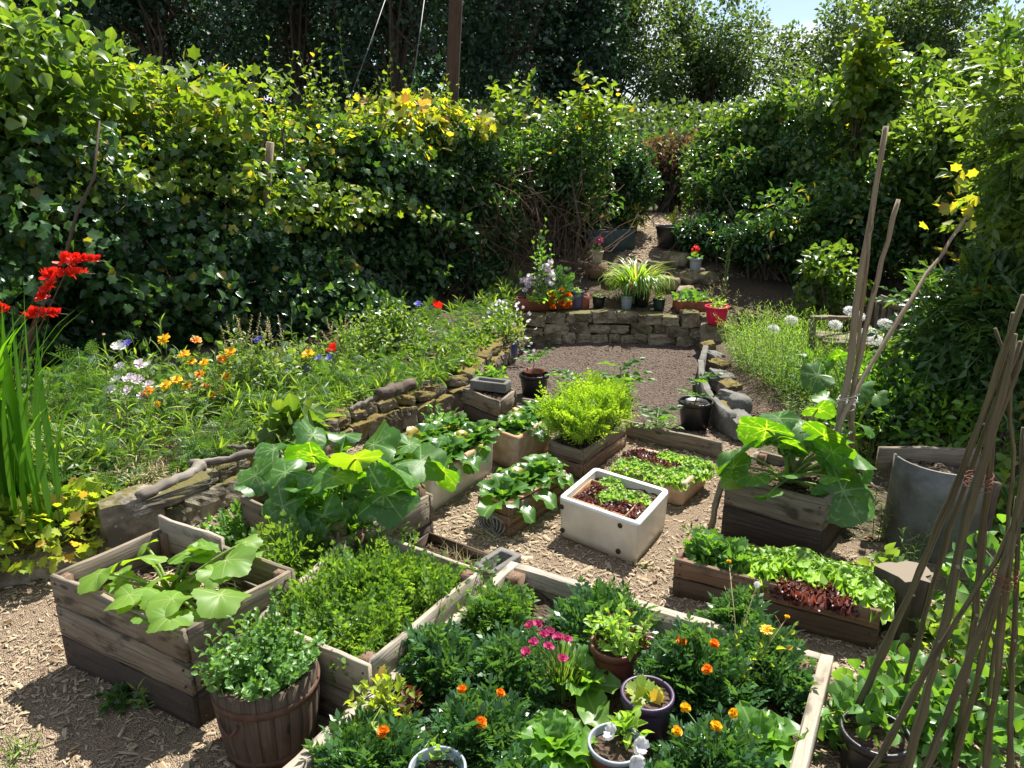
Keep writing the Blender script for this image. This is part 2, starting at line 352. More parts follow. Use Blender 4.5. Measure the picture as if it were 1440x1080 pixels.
def stonemat(name, ca, cb, moss, mf=(.5, .6)):
    m, nt = mat(name); n = N_(nt); to = n('ShaderNodeTexCoord'); ge = n('ShaderNodeNewGeometry'); at = n('ShaderNodeAttribute', attribute_name='gc')
    a = n('ShaderNodeTexNoise', {0: at.outputs['Vector'], 'Scale': 22.0, 'Detail': 8.0, 'Roughness': .7}); b2 = n('ShaderNodeTexNoise', {0: at.outputs['Vector'], 'Scale': 5.0, 'Detail': 4.0})
    c = mixc(n, rampf(n, a.outputs[0], .35, .65), ca, cb); c = mixc(n, rampf(n, b2.outputs[0], .45, .6), c, tuple(q * .6 for q in ca))
    v = n('ShaderNodeTexVoronoi', {0: at.outputs['Vector'], 'Scale': 26.0}); lich = n('ShaderNodeMath', {0: v.outputs[0], 1: .16}, operation='LESS_THAN')
    l2 = n('ShaderNodeMath', {0: lich.outputs[0], 1: rampf(n, b2.outputs[0], .5, .62)}, operation='MULTIPLY'); c = mixc(n, l2.outputs[0], c, (.45, .45, .38))
    sz = n('ShaderNodeSeparateXYZ', {0: ge.outputs['Normal']}); b3 = n('ShaderNodeTexNoise', {0: at.outputs['Vector'], 'Scale': 3.0, 'Detail': 5.0, 'Roughness': .7})
    f = n('ShaderNodeMath', {0: sz.outputs[2], 1: .25}, operation='MULTIPLY'); f2 = n('ShaderNodeMath', {0: f.outputs[0], 1: b3.outputs[0]}, operation='ADD')
    c = mixc(n, rampf(n, f2.outputs[0], mf[0] + .15, mf[1] + .15), c, moss)
    bp = n('ShaderNodeBump', {'Strength': .9, 'Distance': .02, 'Height': a.outputs[0]})
    b = n('ShaderNodeBsdfPrincipled', {'Base Color': c, 'Roughness': .92, 'Normal': bp.outputs[0], 'Specular IOR Level': .2}); n('ShaderNodeOutputMaterial', {0: b.outputs[0]}); return m

M = dict(
  hedge=leafmat('hedge_leaf', (.018, .058, .024), (.05, .115, .036), .38, .24, tint=(1.6, 1.7, .6), cc=((.14, .13, .03), .03), vein=.3, vcol=(.12, .2, .06)),
  hedgetop=leafmat('sunlit_yellow_leaf', (.075, .15, .02), (.16, .24, .035), .5, .4, cc=((.38, .34, .04), .06), vein=.3, vcol=(.25, .32, .1)),  # yellow-green leaf; on the left hedge top its colour carries the sunlight
  maple=leafmat('yellow_maple_leaf', (.14, .2, .03), (.36, .36, .05), .5, .45, cc=((.30, .16, .07), .08), vein=.3),
  dark=leafmat('dark_tree_leaf', (.024, .056, .036), (.052, .10, .055), .38, .5, tint=(1.3, 1.6, .8)),
  ash=leafmat('ash_leaf', (.045, .09, .034), (.09, .15, .055), .42, .5),
  bush=leafmat('bush_leaf', (.026, .08, .024), (.07, .15, .042), .42, .28, cc=((.22, .2, .04), .03), vein=.2),
  bushlight=leafmat('light_bush_leaf', (.06, .14, .025), (.14, .22, .045), .46, .4, vein=.2),
  brownleaf=leafmat('dry_leaf', (.13, .075, .035), (.26, .17, .08), .3, .6, tint=(1.3, 1.1, .7)),
  squash=leafmat('squash_leaf', (.035, .12, .018), (.075, .19, .03), .45, .42, tint=(2.6, 2.3, .2), vein=.85, vcol=(.30, .40, .18), cc=((.13, .24, .04), .07), vw=.034, clump=3, blotch=1),
  squashy=leafmat('young_squash_leaf', (.11, .24, .025), (.20, .34, .05), .52, .5, tint=(2.0, 1.8, .3), vein=.8, vcol=(.42, .5, .2), vw=.03, clump=3),
  sqstem=leafmat('squash_stem', (.16, .26, .06), (.24, .33, .09), .3, .5),
  marigold=leafmat('marigold_leaf', (.035, .105, .04), (.085, .185, .07), .4, .32),
  carrot=leafmat('carrot_leaf', (.07, .165, .035), (.15, .26, .06), .5, .45),
  fennel=leafmat('dill_leaf', (.14, .27, .03), (.24, .38, .05), .5, .5),
  mint=leafmat('mint_leaf', (.07, .18, .035), (.13, .27, .06), .42, .42, vein=.3, vcol=(.2, .33, .12)),
  lett=leafmat('lettuce_leaf', (.20, .36, .05), (.32, .50, .09), .5, .45, vein=.5, vcol=(.5, .6, .28), tint=(1.5, 1.5, .45)),
  lettdk=leafmat('cos_leaf', (.085, .22, .03), (.17, .34, .055), .5, .4, vein=.55, vcol=(.4, .52, .2), tint=(1.8, 1.7, .4)),
  redlett=leafmat('red_lettuce_leaf', (.055, .016, .015), (.17, .055, .032), .38, .38, tint=(1.7, .9, .7), clump=9),
  chard=leafmat('beet_leaf', (.045, .14, .022), (.10, .22, .04), .42, .33, vein=.6, vcol=(.3, .4, .2), cc=((.4, .3, .05), .05)),
  tomato=leafmat('tomato_leaf', (.06, .15, .035), (.11, .22, .05), .45, .5),
  grass=leafmat('grass_blade', (.10, .2, .035), (.22, .32, .07), .5, .45),
  iris=leafmat('crocosmia_blade', (.06, .18, .02), (.12, .28, .03), .55, .4, tint=(1.9, 1.8, .3)),
  lily=leafmat('daylily_blade', (.12, .25, .05), (.24, .36, .09), .45, .35, cc=((.42, .36, .15), .07)),
  wild=leafmat('wildflower_leaf', (.09, .17, .045), (.19, .28, .08), .45, .45),
  flax=leafmat('flax_leaf', (.14, .28, .055), (.24, .40, .09), .5, .45),
  geran=leafmat('geranium_leaf', (.15, .26, .03), (.32, .38, .06), .5, .5, cc=((.45, .30, .07), .05), vein=.4, vcol=(.4, .45, .2)),
  sedge=leafmat('dry_stalk', (.3, .26, .13), (.42, .37, .2), .3, .7, tint=(1.2, 1.1, .8)),
  stem=leafmat('green_stem', (.10, .17, .05), (.17, .24, .07), .2, .5),
  redstem=leafmat('red_stem', (.16, .05, .03), (.25, .12, .05), .2, .5),
  white=leafmat('white_petal', (.78, .78, .76), (.7, .68, .7), .4, .6, tint=(1, 1, 1)),
  pale=leafmat('pale_pink_petal', (.68, .55, .66), (.75, .68, .74), .4, .6, tint=(1, 1, 1)),
  orange=leafmat('orange_petal', (.85, .22, .01), (.9, .36, .015), .35, .5, tint=(1.1, 1, .6)),
  yellow=leafmat('yellow_petal', (.88, .50, .015), (.9, .62, .03), .35, .5, tint=(1.1, 1.1, .6)),
  red=leafmat('red_petal', (.75, .018, .012), (.85, .05, .02), .4, .45, tint=(1.1, .8, .8)),
  pink=leafmat('pink_petal', (.42, .035, .13), (.62, .10, .26), .35, .5, tint=(1.1, .9, .9)),
  blue=leafmat('blue_petal', (.13, .11, .6), (.25, .22, .72), .35, .5, tint=(1, 1, 1.1)),
  lilac=leafmat('lilac_petal', (.42, .28, .6), (.6, .48, .72), .35, .5, tint=(1, 1, 1)),
  wood=woodmat('weathered_wood', (.105, .088, .066), (.27, .225, .165), (.165, .13, .09), stain=.75),
  woodlt=woodmat('pale_weathered_wood', (.25, .215, .17), (.40, .355, .285), (.30, .245, .18), stain=.55),
  woodbr=woodmat('brown_wood', (.10, .06, .038), (.24, .155, .10), (.16, .10, .065), stain=.4),
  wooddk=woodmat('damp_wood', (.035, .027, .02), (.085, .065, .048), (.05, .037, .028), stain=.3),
  woodred=woodmat('red_brown_wood', (.05, .036, .026), (.125, .09, .063), (.08, .055, .038), stain=.4),
  bark=woodmat('bark', (.05, .038, .028), (.13, .10, .075), (.08, .06, .045), sc=.6),
  barklt=woodmat('peeling_bark', (.10, .085, .07), (.27, .24, .20), (.07, .055, .045), sc=.5, stain=.8, stcol=(.06, .04, .035)),
  cane=woodmat('willow_cane', (.055, .052, .028), (.165, .15, .08), (.10, .08, .045), sc=.5, stain=.55),
  cane2=woodmat('hazel_pole', (.17, .13, .085), (.32, .255, .17), (.23, .175, .115), sc=.6, stain=.25),
  pole=woodmat('creosoted_pole', (.045, .025, .018), (.11, .065, .045), (.075, .045, .03)),
  stone=stonemat('garden_stone', (.17, .15, .115), (.36, .325, .26), (.12, .105, .035), (.52, .62)),
  mossy=stonemat('mossy_stone', (.13, .11, .08), (.25, .22, .165), (.15, .115, .035), (.42, .52)),
  sand=stonemat('sandstone', (.19, .15, .10), (.38, .32, .23), (.12, .11, .045), (.46, .58)),
  conc=solid('concrete', (.15, .145, .13), .9, .2, .3, 9, .6),
  ceramic=solid('glazed_white_ceramic', (.60, .57, .49), .22, .6, .2, 5, .05, col2=(.50, .46, .38)),
  ceramicrim=solid('glazed_white_rim', (.74, .73, .69), .15, .6, .1, 8),
  hole=solid('dirty_hole', (.06, .045, .035), .8, .2, .4, 60, .5),
  orangerim=solid('worn_terracotta_rim', (.42, .19, .09), .7, .3, .4, 20, .3, col2=(.32, .24, .15)),
  foam=solid('worn_cream_box', (.45, .36, .27), .8, .2, .5, 12, .4, col2=(.36, .22, .14)),
  terra=solid('terracotta', (.28, .085, .045), .7, .3, .3, 20, .2),
  brownp=solid('brown_plastic', (.15, .045, .03), .4, .5, .2, 10),
  blackp=solid('black_plastic', (.014, .015, .017), .38, .5, .3, 14, .1),
  greenp=solid('dark_green_plastic', (.01, .035, .03), .4, .5, .2),
  purplep=solid('purple_plastic', (.055, .03, .075), .42, .5, .2),
  lilacp=solid('lilac_plastic', (.10, .08, .19), .45, .5, .2),
  bluep=solid('blue_glaze', (.03, .045, .20), .3, .6, .3),
  redp=solid('red_pink_plastic', (.75, .015, .08), .4, .5, .1),
  whitep=solid('grey_white_plastic', (.30, .33, .37), .4, .5, .2),
  cream=solid('cream_pot', (.42, .39, .28), .6, .4, .2),
  zinc=solid('galvanised_sheet', (.135, .135, .125), .55, .5, .4, 6, .2, metal=.1, col2=(.07, .066, .056)),
  rust=solid('rusty_steel', (.10, .055, .035), .75, .3, .4, 25, .3, metal=.2),
  slate=solid('blue_grey_trough', (.045, .07, .075), .6, .3, .3),
  string=solid('white_twine', (.6, .57, .5), .8, .2, .2),
  brick=solid('brick', (.2, .085, .055), .9, .2, .35, 30, .4),
  soil=earth('planter_soil', (.028, .018, .012), (.075, .052, .036), (.10, .075, .055)),
  bedsoil=earth('bed_soil', (.035, .025, .018), (.10, .075, .052), (.13, .10, .07)),
  patio=earth('bare_earth', (.042, .031, .024), (.095, .072, .056), (.12, .092, .072), 7, 1.0, .03, (.5, .62)),
  chipg=earth('chip_litter', (.10, .07, .045), (.30, .225, .155), (.15, .105, .07), 26, 1.0, .02),
  under=earth('leaf_litter', (.03, .028, .016), (.07, .06, .035), (.05, .05, .025), 8, .8, .03),
  chip=woodmat('wood_chip', (.16, .118, .068), (.52, .425, .29), (.34, .265, .175), stain=.45),
  hay=leafmat('straw', (.4, .3, .17), (.6, .48, .3), .3, .7, tint=(1, 1, .9)),
)

# ================================================================== the ground
LX = np.array([-9, -3.6, -2.75, -2.12, -1.95, -1.63, -1.2, -.8, -.42, -.2, .05]); LY = np.array([2.0, 2.75, 3.08, 3.5, 3.78, 4.35, 5.12, 5.5, 6.0, 7.0, 7.85])
def sstep(a, b, x): t = np.clip((x - a) / (b - a), 0, 1); return t * t * (3 - 2 * t)
def yl(x): return np.interp(x, LX, LY)
def xr(y): return np.interp(y, [4.7, 5.15, 5.5, 6.5, 7.8], [2.5, 1.86, 1.72, 1.84, 2.05])
def yc(x): return .22 * np.sin(np.pi * np.clip(np.asarray(x, float) / 2.05, 0, 1))
def gz(x, y):
    x = np.asarray(x, float); y = np.asarray(y, float)
    left = np.where(x < .05, sstep(0, .08, y - yl(x)) * (.24 + .03 * np.clip(y - yl(x), 0, 3)), 0)
    right = np.where((y > 4.7), sstep(0, .1, x - xr(y)), 0) * (.13 + .03 * np.clip(x - 1.8, 0, 3))
    zt = np.interp(y - yc(x), [7.93, 8.05, 8.5, 9.4, 10.4, 12, 16, 400], [0, .31, .36, .60, .92, 1.1, 1.2, 1.2])
    zt = zt * sstep(-1.3, .1, x)
    z = np.maximum(np.maximum(left, right), zt)
    P = np.stack([x, y], -1)
    return z + .012 * wob(P, 3.0, 3) + .006 * wob(P, 9.0, 4)
def axis(lo, hi, st, far):
    a = np.arange(lo, hi + 1e-6, st); k = np.array([.5, 1.2, 2.5, 5, 10, 20, 45, 90, 180, far]); return np.concatenate([lo - k[::-1], a, hi + k])
gxs = axis(-6, 7, .05, 400); gys = axis(.4, 13, .05, 400)
XX, YY = np.meshgrid(gxs, gys, indexing='ij'); nx, ny = XX.shape
GV = np.stack([XX, YY, gz(XX, YY)], -1).reshape(-1, 3)
ii, jj = np.meshgrid(np.arange(nx - 1), np.arange(ny - 1), indexing='ij'); ii = ii.ravel(); jj = jj.ravel()
GF = np.column_stack([ii * ny + jj, (ii + 1) * ny + jj, (ii + 1) * ny + jj + 1, ii * ny + jj + 1])
ctr = GV[GF].mean(1); cx, cyy = ctr[:, 0], ctr[:, 1]; wv = .07 * wob(ctr[:, :2], 4, 9)
isleft = (cx < .1) & (cyy > yl(cx) + .02)
isback = (cyy > 7.95 + yc(cx)) & ~isleft
isright = (cyy > 4.9) & (cx > xr(cyy)) & ~isback
ispatio = (cyy > 5.33 + wv) & ~isleft & ~isback & ~isright
issoil2 = (cx > 1.75 + wv) & (cyy > 3.6) & ~ispatio & ~isright & ~isback & ~isleft
path = (np.hypot((cx - 2.0 - .25 * (cyy - 9.5) * .3) / .55, 1) < 1.45) & (cyy > 9.0) & (cyy < 13) & isback
regs = [('flower_bed', isleft & (cyy < 5.6 + .98 * (cx + 3.4)), 'bedsoil'), ('patio', ispatio, 'patio'), ('terrace', isback & ~path & (cyy < 12.9), 'bedsoil'), ('mulch_path', path, 'chipg'),
        ('side_bed', isright & (cx < 7), 'bedsoil')]
used = np.zeros(len(GF), bool)
def facesobj(nm, msk, mt):
    f = GF[msk]; u, inv = np.unique(f, return_inverse=True); inv = inv.reshape(f.shape)
    b = MB(); b.add(GV[u], inv); return struct(b.build(nm, M[mt]))
for nm, msk, mt in regs:
    msk = msk & ~used; used |= msk; facesobj(nm, msk, mt)
near = (np.abs(cx) < 6.5) & (cyy < 8); facesobj('ground', ~used, 'chipg') if False else None
facesobj('chip_ground', ~used & near & ~issoil2, 'chipg'); facesobj('ground', ~used & ~(near & ~issoil2), 'under')

UP_ = np.array([0, 0, 1.0])
# loose wood chips
bx = np.array([(-.5, -.5, 0), (.5, -.5, 0), (.5, .5, 0), (-.5, .5, 0), (-.45, -.4, 1), (.3, -.45, 1), (.45, .35, 1), (-.3, .5, 1)], float)
def chip_tpl(w, t): return bx * np.array([w, 1, t]), np.array([(4, 5, 6, 7), (0, 1, 5, 4), (1, 2, 6, 5), (2, 3, 7, 6), (3, 0, 4, 7)]), np.column_stack([bx[:, 1] * .03, bx[:, 0] * .01, bx[:, 2]])
def chips(name, mb, P, smin, smax, tilt=.35):
    n = len(P)
    for k, (w, t) in enumerate(((.22, .08), (.38, .06), (.14, .09))):
        s = slice(k, None, 3); q = P[s]; m = len(q); a = rng.uniform(0, 6.28, m)
        D = np.column_stack([np.cos(a), np.sin(a), rng.normal(0, tilt * .6, m)]); N = np.column_stack([rng.normal(0, tilt, (m, 2)), np.ones(m)])
        scatter(mb, chip_tpl(w, t), q, D, N, (smin + (smax - smin) * rng.random(m) ** 1.8) * (1 + 1.1 * (rng.random(m) < .05)), 0, rng.random(m) * 3)
n = 120000; x = rng.uniform(-3.4, 3.6, n); y = 1.2 + 4.3 * rng.random(n) ** 1.15
ok = ((x > .05) | (y < yl(x) - .0)) & (x < 2.0 + .6 * rng.random(n)) & ~((y > 5.2) & (rng.random(n) < .8)) & (np.abs(x) < y * .78 + .35) & ~((x > 1.6) & (y > 3.5) & (rng.random(n) < .8))
ok &= wob(np.column_stack([x, y]), 2.6, 40) + rng.normal(0, .55, n) > -.55
x, y = x[ok], y[ok]; b = MB(); chips('wood_chips', b, np.column_stack([x, y, gz(x, y) + rng.uniform(.001, .009, len(x))]), .007, .035)
n = 5000; x = rng.uniform(1.4, 2.9, n); y = rng.uniform(9.2, 12, n); chips('', b, np.column_stack([x, y, gz(x, y) + .01]), .02, .06)
o = b.build('wood_chips', M['chip'], None, (0, 0, 0)); tag(o, 'pale wood chip mulch covering the path between the planters', 'wood chips', kind='stuff')
b = MB(); n = 900; x = rng.uniform(-3.2, 2.0, n); y = rng.uniform(1.4, 5.3, n); ok = y < yl(x) - .05; x, y = x[ok], y[ok]; n = len(x); scatter(b, T_ov, np.column_stack([x, y, np.full(n, .012)]), rdir(n) * [1, 1, .15], UP_ + .3 * rdir(n), rng.uniform(.015, .05, n))
o = b.build('fallen_leaves', M['brownleaf'], None, (0, 0, 0)); tag(o, 'small dry brown leaves scattered over the wood chips', 'leaves', kind='stuff')
# clods and crumbs on the bare earth
b = MB(); n = 9000; x = rng.uniform(-.4, 2.1, n); y = rng.uniform(5.2, 7.95, n); ok = (x > np.interp(y, LY, LX)) & (x < xr(y)); x, y = x[ok], y[ok]
chips('', b, np.column_stack([x, y, gz(x, y)]), .01, .03, .6)
o = b.build('earth_crumbs', M['patio'], None, (0, 0, 0)); tag(o, 'crumbs of dry soil lying over the bare earth patio', 'soil', kind='stuff')

# ================================================================== containers
def quadsoil(mb, c, z, n=26, amp=.012, mi=0, inset=.0, mound=.0, seed=1):
    c = np.asarray(c)[:, :2]; m = c.mean(0); c = m + (c - m) * (1 - inset)
    u, v = np.meshgrid(np.linspace(0, 1, n), np.linspace(0, 1, n), indexing='ij'); u = u[..., None]; v = v[..., None]
    P = (1 - u) * (1 - v) * c[0] + u * (1 - v) * c[1] + u * v * c[2] + (1 - u) * v * c[3]
    z = z + amp * wob(P, 22, seed) + amp * wob(P, 60, seed + 1) + amp * .6 * rng.normal(size=P.shape[:2]) + mound * np.sin(np.pi * u[..., 0]) * np.sin(np.pi * v[..., 0])
    V = np.concatenate([P, z[..., None]], -1).reshape(-1, 3)
    i, j = np.meshgrid(np.arange(n - 1), np.arange(n - 1), indexing='ij'); i = i.ravel(); j = j.ravel()
    mb.add(V, np.column_stack([i * n + j, (i + 1) * n + j, (i + 1) * n + j + 1, i * n + j + 1]), mi)
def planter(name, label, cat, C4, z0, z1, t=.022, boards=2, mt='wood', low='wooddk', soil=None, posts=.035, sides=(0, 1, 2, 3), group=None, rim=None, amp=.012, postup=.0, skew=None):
    C4 = [np.array([c[0], c[1]]) for c in C4]; m = np.mean(C4, 0); T = thing(name, label, cat, (m[0], m[1], z0), group)
    n = len(C4); h = (z1 - z0) / boards
    for i in sides:
        a = C4[i]; c = C4[(i + 1) % n]; d = (c - a) / np.linalg.norm(c - a); nn = np.array([d[1], -d[0]])
        if nn @ (m - a) > 0: nn = -nn
        e = t if i % 2 == 0 else -.001
        for k in range(boards):
            zc = z0 + h * (k + .5); b = MB(); aa = a - d * e + nn * (t / 2 + rng.normal(0, .0015)); cc = c + d * e + nn * (t / 2 + rng.normal(0, .0015))
            dz = (skew or {}).get(i, 0) if k == boards - 1 else 0
            bar(b, (*aa, zc + dz), (*cc, zc - dz), h - .004 - (0.006 if k == boards - 1 else 0), t, 0, warp=.003)
            if h > .06:
                for sx in (.02, .98):
                    for dz2 in (-.25, .25): q = aa + (cc - aa) * sx + d * (.012 if sx < .5 else -.012); zz = zc + dz2 * h; tube(b, [(*(q + nn * (t / 2 - .002)), zz), (*(q + nn * (t / 2 + .0045)), zz)], .0042, 7, mi=1)
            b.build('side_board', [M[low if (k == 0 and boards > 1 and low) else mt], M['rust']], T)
    if posts:
        for i in range(n):
            p = C4[i] + (m - C4[i]) * (posts * .75 / np.linalg.norm(m - C4[i])); b = MB(); bar(b, (*p, z0), (*p, z1 - .012 + postup), posts, posts, 0, up=(C4[1][0] - C4[0][0], C4[1][1] - C4[0][1], 0), warp=.001)
            b.build('corner_post', M['woodbr'], T)
    if soil is not None:
        b = MB(); quadsoil(b, C4, soil, amp=amp); b.build('soil', M['soil'], T)
    return T
def rect3(A, D, C):   # A left, D front, C right -> near rectangle A,D,C,B
    A, D, C = [np.asarray(q)[:2] for q in (A, D, C)]; return [A, D, C, A + C - D]

def rrl(hx, hy, r, k=5):
    o = []
    for cxx, cyy_, a0 in ((hx - r, hy - r, 0), (-hx + r, hy - r, 90), (-hx + r, -hy + r, 180), (hx - r, -hy + r, 270)):
        for q in range(k): a = R(a0 + 90 * q / (k - 1)); o.append((cxx + r * math.cos(a), cyy_ + r * math.sin(a)))
    return np.array(o)
def sink(name, label, C4, z0, h, t=.035, mt='ceramic', rimmat=None, holes=(), soil=.03, r=.035, cat='sink planter', soilin=1.0):
    A, D, C, B = [np.asarray(c)[:2] for c in C4]; m = (A + C) / 2; u = nrm(C - D); v = nrm(D - A); hx = np.linalg.norm(C - D) / 2; hy = np.linalg.norm(D - A) / 2
    T = thing(name, label, cat, (m[0], m[1], z0)); mb = MB(); rim = MB()
    lv = [(.03, 0.0), (.012, .006), (.007, .05), (.0, h - .016), (.003, h - .004), (.010, h), (t - .008, h), (t, h - .006), (t + .012, .07)]
    def loopv(ins, z): l = rrl(hx - ins, hy - ins, max(r - ins * .4, .012)); p = m + l[:, 0:1] * u + l[:, 1:2] * v; return np.column_stack([p, np.full(len(p), z0 + z)])
    def add(mb_, lvls, cap0=False, cap1=False):
        V = np.concatenate([loopv(*q) for q in lvls]); n = 20; k = len(lvls); i, j = np.meshgrid(np.arange(k - 1), np.arange(n), indexing='ij'); i = i.ravel(); j = j.ravel()
        F = [np.column_stack([i * n + j, i * n + (j + 1) % n, (i + 1) * n + (j + 1) % n, (i + 1) * n + j])]
        if cap1: F.append(np.array([[(k - 1) * n + q for q in range(n)]]))
        mb_.add(V, F)
    if rimmat is None: add(mb, lv, cap1=True)
    else: add(mb, lv[:4], False); add(rim, [(.0, h - .016)] + lv[4:8]); rim.build('rim', M[rimmat], T); mb2 = MB(); add(mb2, [lv[7], lv[8]], cap1=True); mb2.build('inner_wall', M[mt], T)
    mb.build('basin', M[mt], T)
    for side, s, z in holes:   # side 0 = A-D face, 1 = D-C face
        a, c = ((A, D), (D, C))[side]; d = nrm(c - a); nn = np.array([d[1], -d[0]]); nn = nn if nn @ (m - a) < 0 else -nn
        p = a + d * s - nn * .002; b = MB(); tube(b, [(*(p - nn * .004), z0 + z), (*(p + nn * .004), z0 + z)], .014, 14); b.build('plug_hole', M['hole'], T)
    si = []; 
    for q in rrl(hx - t - .001, hy - t - .001, .01, 2)[::2]: si.append(m + q[0] * u + q[1] * v)
    b = MB(); quadsoil(b, si, z0 + h - soil, 18); b.build('soil', M['soil'], T)
    return T
def pot(name, label, c, r1, r0, h, mt, soil=.02, cat='plant pot', rimh=.03, lip=.006, squash=1.0, rimmat=None, ribs=0, group=None, soilm='soil', tiltv=None):
    c = np.asarray(c, float); T = thing(name, label, cat, c, group); b = MB()
    lathe(b, [(.001, 0), (r0 * .93, 0), (r0, .006), (r0 + (r1 - r0) * (h - rimh) / h, h - rimh)], c, 36, squash=squash); b.build('pot_body', M[mt], T)
    b = MB(); rr = r1
    lathe(b, [(r0 + (r1 - r0) * (h - rimh) / h, h - rimh - .001), (rr + lip, h - rimh), (rr + lip + .001, h - .003), (rr + lip - .002, h), (rr - .003, h), (rr - .005, h - .004), (r0 + (r1 - r0) * .4 - .006, h * .4), ], c, 36, squash=squash)
    b.build('pot_rim', M[rimmat or mt], T)
    b = MB(); rs = r0 + (r1 - r0) * (h - soil) / h - .005; n = 28; V = [(c[0], c[1], c[2] + h - soil)]; F = []
    for k, q in enumerate((.35, .7, 1.0)):
        for a in range(n): V.append((c[0] + rs * q * math.cos(a / n * 6.2832), c[1] + rs * q * math.sin(a / n * 6.2832) * squash, c[2] + h - soil + rng.normal(0, .003)))
    V = np.array(V); F3 = np.array([(0, 1 + a, 1 + (a + 1) % n) for a in range(n)]); F4 = np.array([(1 + k * n + a, 1 + (k + 1) * n + a, 1 + (k + 1) * n + (a + 1) % n, 1 + k * n + (a + 1) % n) for k in range(2) for a in range(n)])
    b.add(V, [F3, F4]); b.build('soil', M[soilm], T); return T

# --- tall crate at the left front
LC = rect3(G(80, 806, .42), G(258, 880, .42), G(404, 799, .42))
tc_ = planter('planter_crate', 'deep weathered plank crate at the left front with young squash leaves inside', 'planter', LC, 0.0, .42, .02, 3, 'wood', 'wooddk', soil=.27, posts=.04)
b = MB(); a = LC[3] + (LC[0] - LC[3]) * .10; c = LC[3] + (LC[2] - LC[3]) * .55 + .0
bar(b, (*(LC[3] + nrm(LC[0] - LC[3]) * .01 - nrm(LC[2] - LC[3]) * .01 + nrm(LC[1] - LC[0]) * .0), .40), (*(LC[3] + (LC[2] - LC[3]) * .5), .385), .16, .018, up=(0, 0, 1)); b.build('raised_board', M['woodlt'], tc_)
# --- carrot planter
CP = [G(370, 865, .32), G(517, 928, .32), G(669, 800, .32), G(505, 742, .32)]
planter('planter_crate', 'wide pale wooden planter box full of feathery carrot tops', 'planter', CP, 0.0, .32, .02, 2, 'woodlt', 'wood', soil=.19, posts=.05, skew={1: .008})
# --- shallow gutter trough with a hollow block behind it
TG = [G(577, 770, .12), G(672, 806, .12), G(702, 785, .12), G(604, 751, .12)]
tg = planter('trough', 'narrow dark trough holding dry grass and dead stalks between planter boxes', 'trough', TG, 0.0, .13, .012, 1, 'woodred', None, soil=.07, posts=0)
def block(name, label, c, L_, w_, h_, rz, z0, mt, cat):
    T = thing(name, label, cat, (c[0], c[1], z0)); b = MB(); ca, sa = math.cos(rz), math.sin(rz)
    def P_(x, y, z): return (c[0] + x * ca - y * sa, c[1] + x * sa + y * ca, z0 + z)
    for l, (hx, hy, z) in enumerate(()): pass
    A = rrl(L_ / 2, w_ / 2, .012); B = rrl(L_ / 2 - .035, w_ / 2 - .028, .012); rings = [(A, 0), (A, h_ - .006), (A * .985, h_), (B * 1.03, h_), (B, h_ - .006), (B * .93, h_ * .45)]
    V = np.concatenate([np.array([P_(x, y, z) for x, y in q]) for q, z in rings]); n = 20; k = len(rings)
    i, j = np.meshgrid(np.arange(k - 1), np.arange(n), indexing='ij'); i = i.ravel(); j = j.ravel()
    b.add(V, [np.column_stack([i * n + j, i * n + (j + 1) % n, (i + 1) * n + (j + 1) % n, (i + 1) * n + j]), np.array([[(k - 1) * n + q for q in range(n)]])]); b.build('block', M[mt], T); return T
block('hollow_block', 'hollow grey concrete block lying at the corner of the marigold bed', G(699, 800, .12), .22, .13, .17, R(52), 0, 'conc', 'concrete block')
# --- big bed in front
A0 = G(723, 797, .22)[:2]; D1 = nrm(G(1150, 925, .22)[:2] - A0); D2 = np.array([D1[1], -D1[0]]); L1 = np.linalg.norm(G(1152, 926, .22)[:2] - A0)
BB = [A0, A0 + D1 * L1, A0 + D1 * L1 + D2 * 1.9, A0 + D2 * 1.9]; BB = [BB[0], BB[3], BB[2], BB[1]]
TB = planter('raised_bed', 'large low raised bed of pale split timbers, filled with marigolds', 'raised bed', BB, 0.0, .22, .045, 1, 'woodlt', None, soil=.12, posts=.07, amp=.016)
def bedpt(u, v, z=.12): p = A0 + D1 * u + D2 * v; return np.array([p[0], p[1], z])
# --- squash crate in the middle distance
MC = [G(345, 694, .34), G(478, 752, .34), G(600, 692, .34)]; MC = rect3(*MC)
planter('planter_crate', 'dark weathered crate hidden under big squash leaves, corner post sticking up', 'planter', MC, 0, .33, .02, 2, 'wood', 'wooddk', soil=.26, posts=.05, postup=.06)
# --- long white sink with beet leaves
S1 = rect3(G(535, 640, .25), G(608, 668, .25), G(696, 616, .25)); sink('sink_planter', 'long white ceramic sink with a stained rim and leafy beets', S1, 0, .25, .035, 'ceramic', 'orangerim', ((0, .05, .05),), .02)
# --- slatted crate with beets
SC4 = rect3(G(677, 694, .2), G(716, 709, .2), G(792, 661, .2))
ts = planter('slatted_crate', 'narrow slatted wooden crate with a terracotta edge and dark green beets', 'planter', SC4, 0, .19, .014, 3, 'woodbr', 'woodbr', soil=.165, posts=.03)
b = MB(); e = nrm(SC4[1] - SC4[0]); f_ = nrm(SC4[2] - SC4[1])
for p, q in ((SC4[0], SC4[1]), (SC4[1], SC4[2])): bar(b, (*p, .197), (*q, .197), .012, .03, up=(0, 0, 1))
b.build('clay_edge', M['orangerim'], ts)
b = MB()
for k in range(5):
    a = np.linspace(0, 6.28, 26); c0 = SC4[0] * (.75 - .1 * k) + SC4[1] * (.25 + .1 * k); nn = np.array([e[1], -e[0]])
    tube(b, [(*(c0 + nn * (.022 + .01 * math.sin(q * 2 + k)) + e * .05 * math.cos(q)), .055 + .05 * math.sin(q)) for q in a], .0035, 5, rnd=1)
o = b.build('cable_coil', M['whitep'], None, (SC4[0][0], SC4[0][1], 0)); tag(o, 'loops of grey cable hanging on the end of the slatted crate', 'cable')
